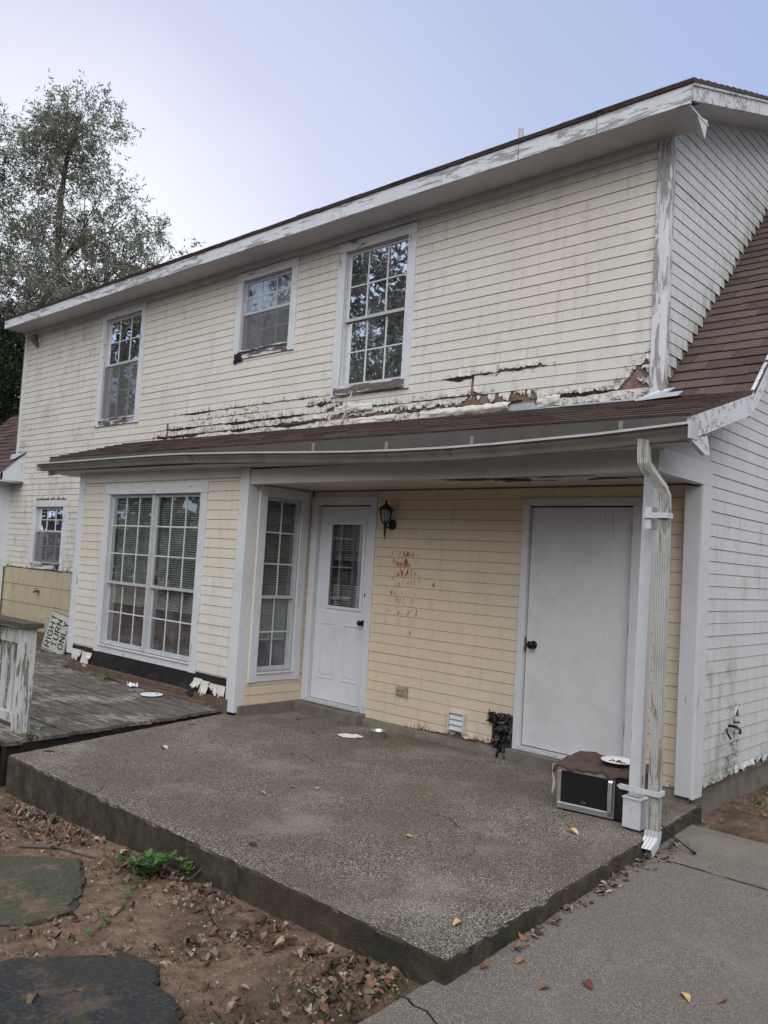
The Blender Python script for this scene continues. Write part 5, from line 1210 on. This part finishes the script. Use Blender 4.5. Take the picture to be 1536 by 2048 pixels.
mb = MB(); lf = MB(); rr = random.Random(8); path = [Vector((2.55,-3.52)), Vector((2.68,-3.68)), Vector((2.82,-3.80)), Vector((2.92,-3.95)), Vector((3.0,-4.06))]
P3 = [Vector((p.x, p.y, gz_(p.x, p.y)+.012)) for p in path]; mb.tube(P3, .003, 5); mb.build('stem', M['grass'], vn)
for a, b in zip(P3, P3[1:]):
    for k in range(9):
        p = a.lerp(b, rr.random())+Vector((rr.gauss(0,.022), rr.gauss(0,.022), rr.uniform(.003,.018))); add_leaf(lf, rr, p.x, p.y, p.z, rr.uniform(.025,.045), tuple(x*rr.uniform(.7,1.3) for x in (.07,.15,.05)), -.1, .4)
lf.build('foliage', M['leafg'], vn, smooth=True)
# grass and moss tufts, uncountable
gr = MB(); rr = random.Random(77)
spots = [(4.15,-3.75,.10,120),(4.28,-3.36,.07,90),(4.0,-4.15,.12,90),(3.95,-3.55,.10,60),(2.3,-3.55,.14,70),(3.45,-3.95,.1,50),(4.6,.9,.22,200),(4.9,.4,.22,160),(4.35,1.0,.1,80),(4.25,1.8,.08,70),(1.9,-3.5,.15,60),(2.9,-4.3,.1,40),(.6,-3.6,.2,60),(5.2,1.0,.35,260),(4.35,-3.45,.05,40),(-4.9,-.7,.4,120)]
for x0, y0, s, n in spots:
    for i in range(n):
        x, y = rr.gauss(x0, s), rr.gauss(y0, s)
        if x > 4.37 and y < -.16: continue
        if in_patio(x, y): continue
        z = gz_(x, y) if x > -.2 else .045; h = rr.uniform(.012,.05); w = rr.uniform(.0015,.003); a = rr.uniform(0, 6.28); dx, dy = math.cos(a)*w, math.sin(a)*w; lx, ly = rr.gauss(0, h*.5), rr.gauss(0, h*.5)
        k = rr.uniform(.6,1.4); gr.add([(x-dx,y-dy,z),(x+dx,y+dy,z),(x+lx*.5+dx*.6,y+ly*.5+dy*.6,z+h*.7),(x+lx,y+ly,z+h)], [(0,1,2),(0,2,3)], (.07*k,.115*k,.03*k))
tag(gr.build('grass', M['leafg']), 'sparse grass tufts in the dirt', 'grass', kind='stuff')

# ------------------------------------------------------------------ trees
def tree(name, base, blobs, nleaf, label, seed, trunk_path, r0, leafL=.125, leafW=.028, cols=((.13,.155,.115),(.18,.20,.15),(.24,.255,.20)), per=16, droop=.35, group=None, tw=.38, limbs=True):
    g = np.random.default_rng(seed); root = empty(name, label, 'tree', base, group=group); B = Vector(base)
    mb = MB(); TP = [Vector(p)-B for p in trunk_path]; n = len(TP); mb.tube(TP, r0, 9, scales=[1-.8*i/(n-1) for i in range(n)], up=(0,1,0)); rr = random.Random(seed)
    bl = [(Vector(b[0])-B, b[1], b[2]) for b in blobs]
    twig_o = []; wts = np.array([b[1]**2*b[2] for b in blobs], float); wts /= wts.sum()
    for c, rad, den in bl:
        if not limbs: continue
        cand = [p for p in TP if p.z < c.z+.2] or [TP[0]]; s = min(cand, key=lambda p: (p-c).length)
        mid = s.lerp(c, .5)+Vector((0,0,.12*(c-s).length))+Vector((rr.gauss(0,.12), rr.gauss(0,.12), 0)); q = max(.03, r0*.30*min(1, rad/1.4)); mb.tube([s, s.lerp(mid,.55)+Vector((0,0,.03)), mid, c], q, 6, scales=[1,.8,.55,.2], up=(.1,1,.1))
        for k in range(int(5*rad)+3):
            d = Vector((rr.gauss(0,1), rr.gauss(0,1), rr.gauss(.25,.7))).normalized(); e = c+d*rad*rr.uniform(.6,1.0); m1 = c.lerp(e,.5)+Vector((0,0,.08)); mb.tube([mid.lerp(c,.6), m1, e], q*.30, 5, scales=[1,.6,.2], up=(.2,1,.1))
    mb.build('trunk', M['bark'], root, local=True, smooth=True)
    nt_ = nleaf//per; ci = g.choice(len(bl), nt_, p=wts); C = np.array([tuple(b[0]) for b in bl])[ci]; Rr = np.array([b[1] for b in bl])[ci]
    d = g.normal(size=(nt_, 3)); d /= np.linalg.norm(d, axis=1)[:, None]; rad = g.random(nt_)**.45
    # clumps: pull twig origins towards a few sub-centres
    sub = g.normal(size=(len(bl), 9, 3)); sub /= np.linalg.norm(sub, axis=2)[..., None]; sub *= .72
    si = g.integers(0, 9, nt_); tone = g.uniform(.55, 1.35, (len(bl), 9))[ci, si]*g.uniform(.85, 1.15, nt_)
    P0 = C+(d*rad[:, None]*.36+sub[ci, si])*Rr[:, None]*np.array([1,1,.85])
    P0 = np.where((g.random(nt_) < .3)[:, None], C+d*(rad*1.05)[:, None]*Rr[:, None], P0)
    T = d*.7+g.normal(size=(nt_, 3))*.6; T[:, 2] -= droop; T /= np.linalg.norm(T, axis=1)[:, None]
    t = g.random((nt_, per))*tw; P = (P0[:, None]+T[:, None]*t[..., None]+g.normal(size=(nt_, per, 3))*.03).reshape(-1, 3); N = len(P)
    ld = np.repeat(T, per, 0)*.6+g.normal(size=(N, 3))*.6; ld[:, 2] -= droop*.6; ld /= np.linalg.norm(ld, axis=1)[:, None]
    sd_ = np.cross(ld, g.normal(size=(N, 3))); sd_ /= np.linalg.norm(sd_, axis=1)[:, None]+1e-9
    Ls = leafL*g.uniform(.6, 1.25, N)[:, None]; Ws = leafW*g.uniform(.7, 1.3, N)[:, None]*.5
    V = np.stack([P, P+ld*Ls*.45+sd_*Ws, P+ld*Ls, P+ld*Ls*.45-sd_*Ws], 1).reshape(-1, 3)
    cc = np.array(cols)[g.integers(0, len(cols), N)]*(g.uniform(.7, 1.25, N)*np.repeat(tone, per))[:, None]; cc = np.repeat(cc, 4, 0)
    npmesh('crown', V, np.arange(N*4).reshape(-1, 4), M['leaft'], cc, root)
    return root
def q(px, py, t):   # point along the calibrated sight line direction table (plain world positions, computed once)
    d = f_*F+r_*(px-768)+u_*(1024-py); d = d/math.hypot(d.x, d.y); return Vector((6.5558,-6.1211,1.6118))+d*t
tree('oak_tree', (-13.3,2.9,-.3), [((-14.1,3.0,11.7),1.15,1.1),((-13.3,3.3,12.2),1.0,1.1),((-12.4,2.9,11.3),1.2,1.2),((-13.4,3.2,11.2),.9,.9),((-15.2,3.4,11.6),.8,.9),((-15.0,3.1,9.6),1.5,1.1),((-13.0,3.0,9.3),.8,.8),((-11.7,2.9,9.2),1.3,1.0),((-13.9,3.3,8.0),1.6,1.2),((-11.2,3.0,7.6),1.5,1.1),((-15.9,3.2,7.6),1.6,1.2),((-12.3,3.5,6.4),1.7,1.3),((-14.5,2.9,6.0),1.7,1.3),((-9.9,3.3,7.3),.9,.35),((-16.5,3.0,5.6),1.6,1.3),((-10.6,3.2,8.8),.9,.6),((-9.6,3.1,8.0),1.0,.5),((-8.7,3.2,7.5),.8,.4),((-10.6,3.2,7.0),1.2,.9)], 76000, 'tall slender oak with airy crown behind the left end of the house', 1, [(-13.3,2.9,-.3),(-13.2,2.9,3),(-13.35,3.0,6),(-13.25,3.0,8.4),(-13.5,3.05,10.2),(-13.4,3.1,11.4),(-13.2,3.2,12.2)], .15)
tree('oak_tree', (-18.9,3.0,-.3), [((-19.2,3.1,13.2),1.5,1),((-18.4,2.6,11.6),1.3,1),((-18.6,3.0,9.6),1.6,1),((-18.9,2.6,7.4),1.8,1.2),((-17.9,2.4,13.4),.8,.7),((-18.2,2.2,5.0),1.9,1.3)], 48000, 'dark oak cut by the left frame edge, left of the tall slender oak', 2, [(-18.9,3.0,-.3),(-18.8,3,4),(-18.9,3,9),(-18.9,3,13)], .24, cols=((.022,.035,.018),(.035,.05,.024)))
tree('holly_tree', (-11.9,1.2,-.3), [((-12.2,1.2,6.1),1.0,1),((-11.8,1.4,4.8),1.1,1.3),((-12.6,1.0,3.6),1.2,1.3),((-13.2,1.6,5.4),1.2,1),((-11.2,1.9,3.4),.9,1),((-13.8,1.4,3.9),1.3,1.2)], 45000, 'dense dark green holly rising beyond the left wing roof', 3, [(-11.9,1.2,-.3),(-12,1.2,2),(-12.1,1.3,4),(-12.2,1.2,5.6)], .12, leafL=.085, leafW=.04, cols=((.012,.028,.012),(.020,.042,.018),(.03,.055,.02)), droop=.1)
tree('yaupon_tree', (-9.6,5.6,-.3), [((-9.9,5.6,7.0),1.2,1),((-8.6,5.9,7.5),.9,.8),((-7.5,6.0,8.0),.8,.5),((-11.0,5.4,6.6),1.3,1.2),((-9.0,5.7,6.2),1.2,1.1)], 26000, 'low bright green treetop showing just above the left part of the roof', 4, [(-9.6,5.6,-.3),(-9.6,5.6,4),(-9.5,5.6,6.6)], .13, cols=((.035,.065,.02),(.06,.09,.03),(.085,.10,.035)))
# trees in front of the house, behind the photographer: the windows mirror them
def big(base, seed, label, H=11, R_=3.2, nl=9000):
    x, y, z = base; rr = random.Random(seed); bl = []
    for k in range(13): a = rr.uniform(0, 6.28); r = R_*rr.uniform(.2,.9); bl.append(((x+math.cos(a)*r, y+math.sin(a)*r, H*rr.uniform(.38,.98)), rr.uniform(1.1,1.9), 1))
    tree('oak_tree', base, bl, nl, label, seed, [(x,y,z),(x+.1,y,H*.4),(x-.1,y+.2,H*.7),(x,y,H*.95)], .28, leafL=.22, leafW=.09, per=14, tw=.7)
big((-8.5,-13,-.3), 11, 'spreading yard oak mirrored in the upstairs windows, nearest the deck', 15.5, 3.9, 30000)
big((-18,-7.5,-.3), 16, 'yard oak beyond the deck railing, mirrored in the far left window', 10.5, 3.0, 14000)
big((-15,-13,-.3), 12, 'yard oak far left of the walkway, mirrored in the left windows', 12.5)
big((-3.5,-19,-.3), 13, 'yard oak standing behind the spreading one', 13, 3.4)
big((-20,-22,-.3), 14, 'most distant yard oak across the lawn', 14, 4)
big((13,-22,-.3), 15, 'yard oak to the right of the walkway', 12, 3.2)
rr = random.Random(60); bl = []  # unseen tree line, added so the panes do not mirror a bright horizon
for x, y in [(-34,-20),(-28,-25),(-22,-17),(-21,-29),(-14,-26),(-9,-23),(-5,-27),(0,-25),(5,-28),(-12,-19),(-30,-12),(-27,-4),(-17,-17),(-14,-22),(-19,-20),(-24,-22),(12,-9),(15,-13),(19,-17),(14,-19),(23,-12),(26,-18),(20,-24),(18,-6),(27,-5),(10,-16),(16,6),(19,10),(15,14),(22,5),(25,16),(20,20),(28,9)]:
    H = rr.uniform(4.5,8)
    for f in (.15,.22,.32,.45,.5,.6,.72,.8): bl.append(((x+rr.uniform(-2.4,2.4), y+rr.uniform(-1.5,1.5), H*f), rr.uniform(1.5,2.1), 1))
wd = tree('added_woodland', (-12,-22,-.3), bl, 210000, 'unseen evergreen tree line added to darken the window reflections', 60, [(-12,-22,-.3),(-12,-22,3)], .15, leafL=.34, leafW=.17, per=13, tw=.7, droop=.1, cols=((.02,.035,.015),(.035,.05,.02)), limbs=False)
wd['kind'] = 'stuff'
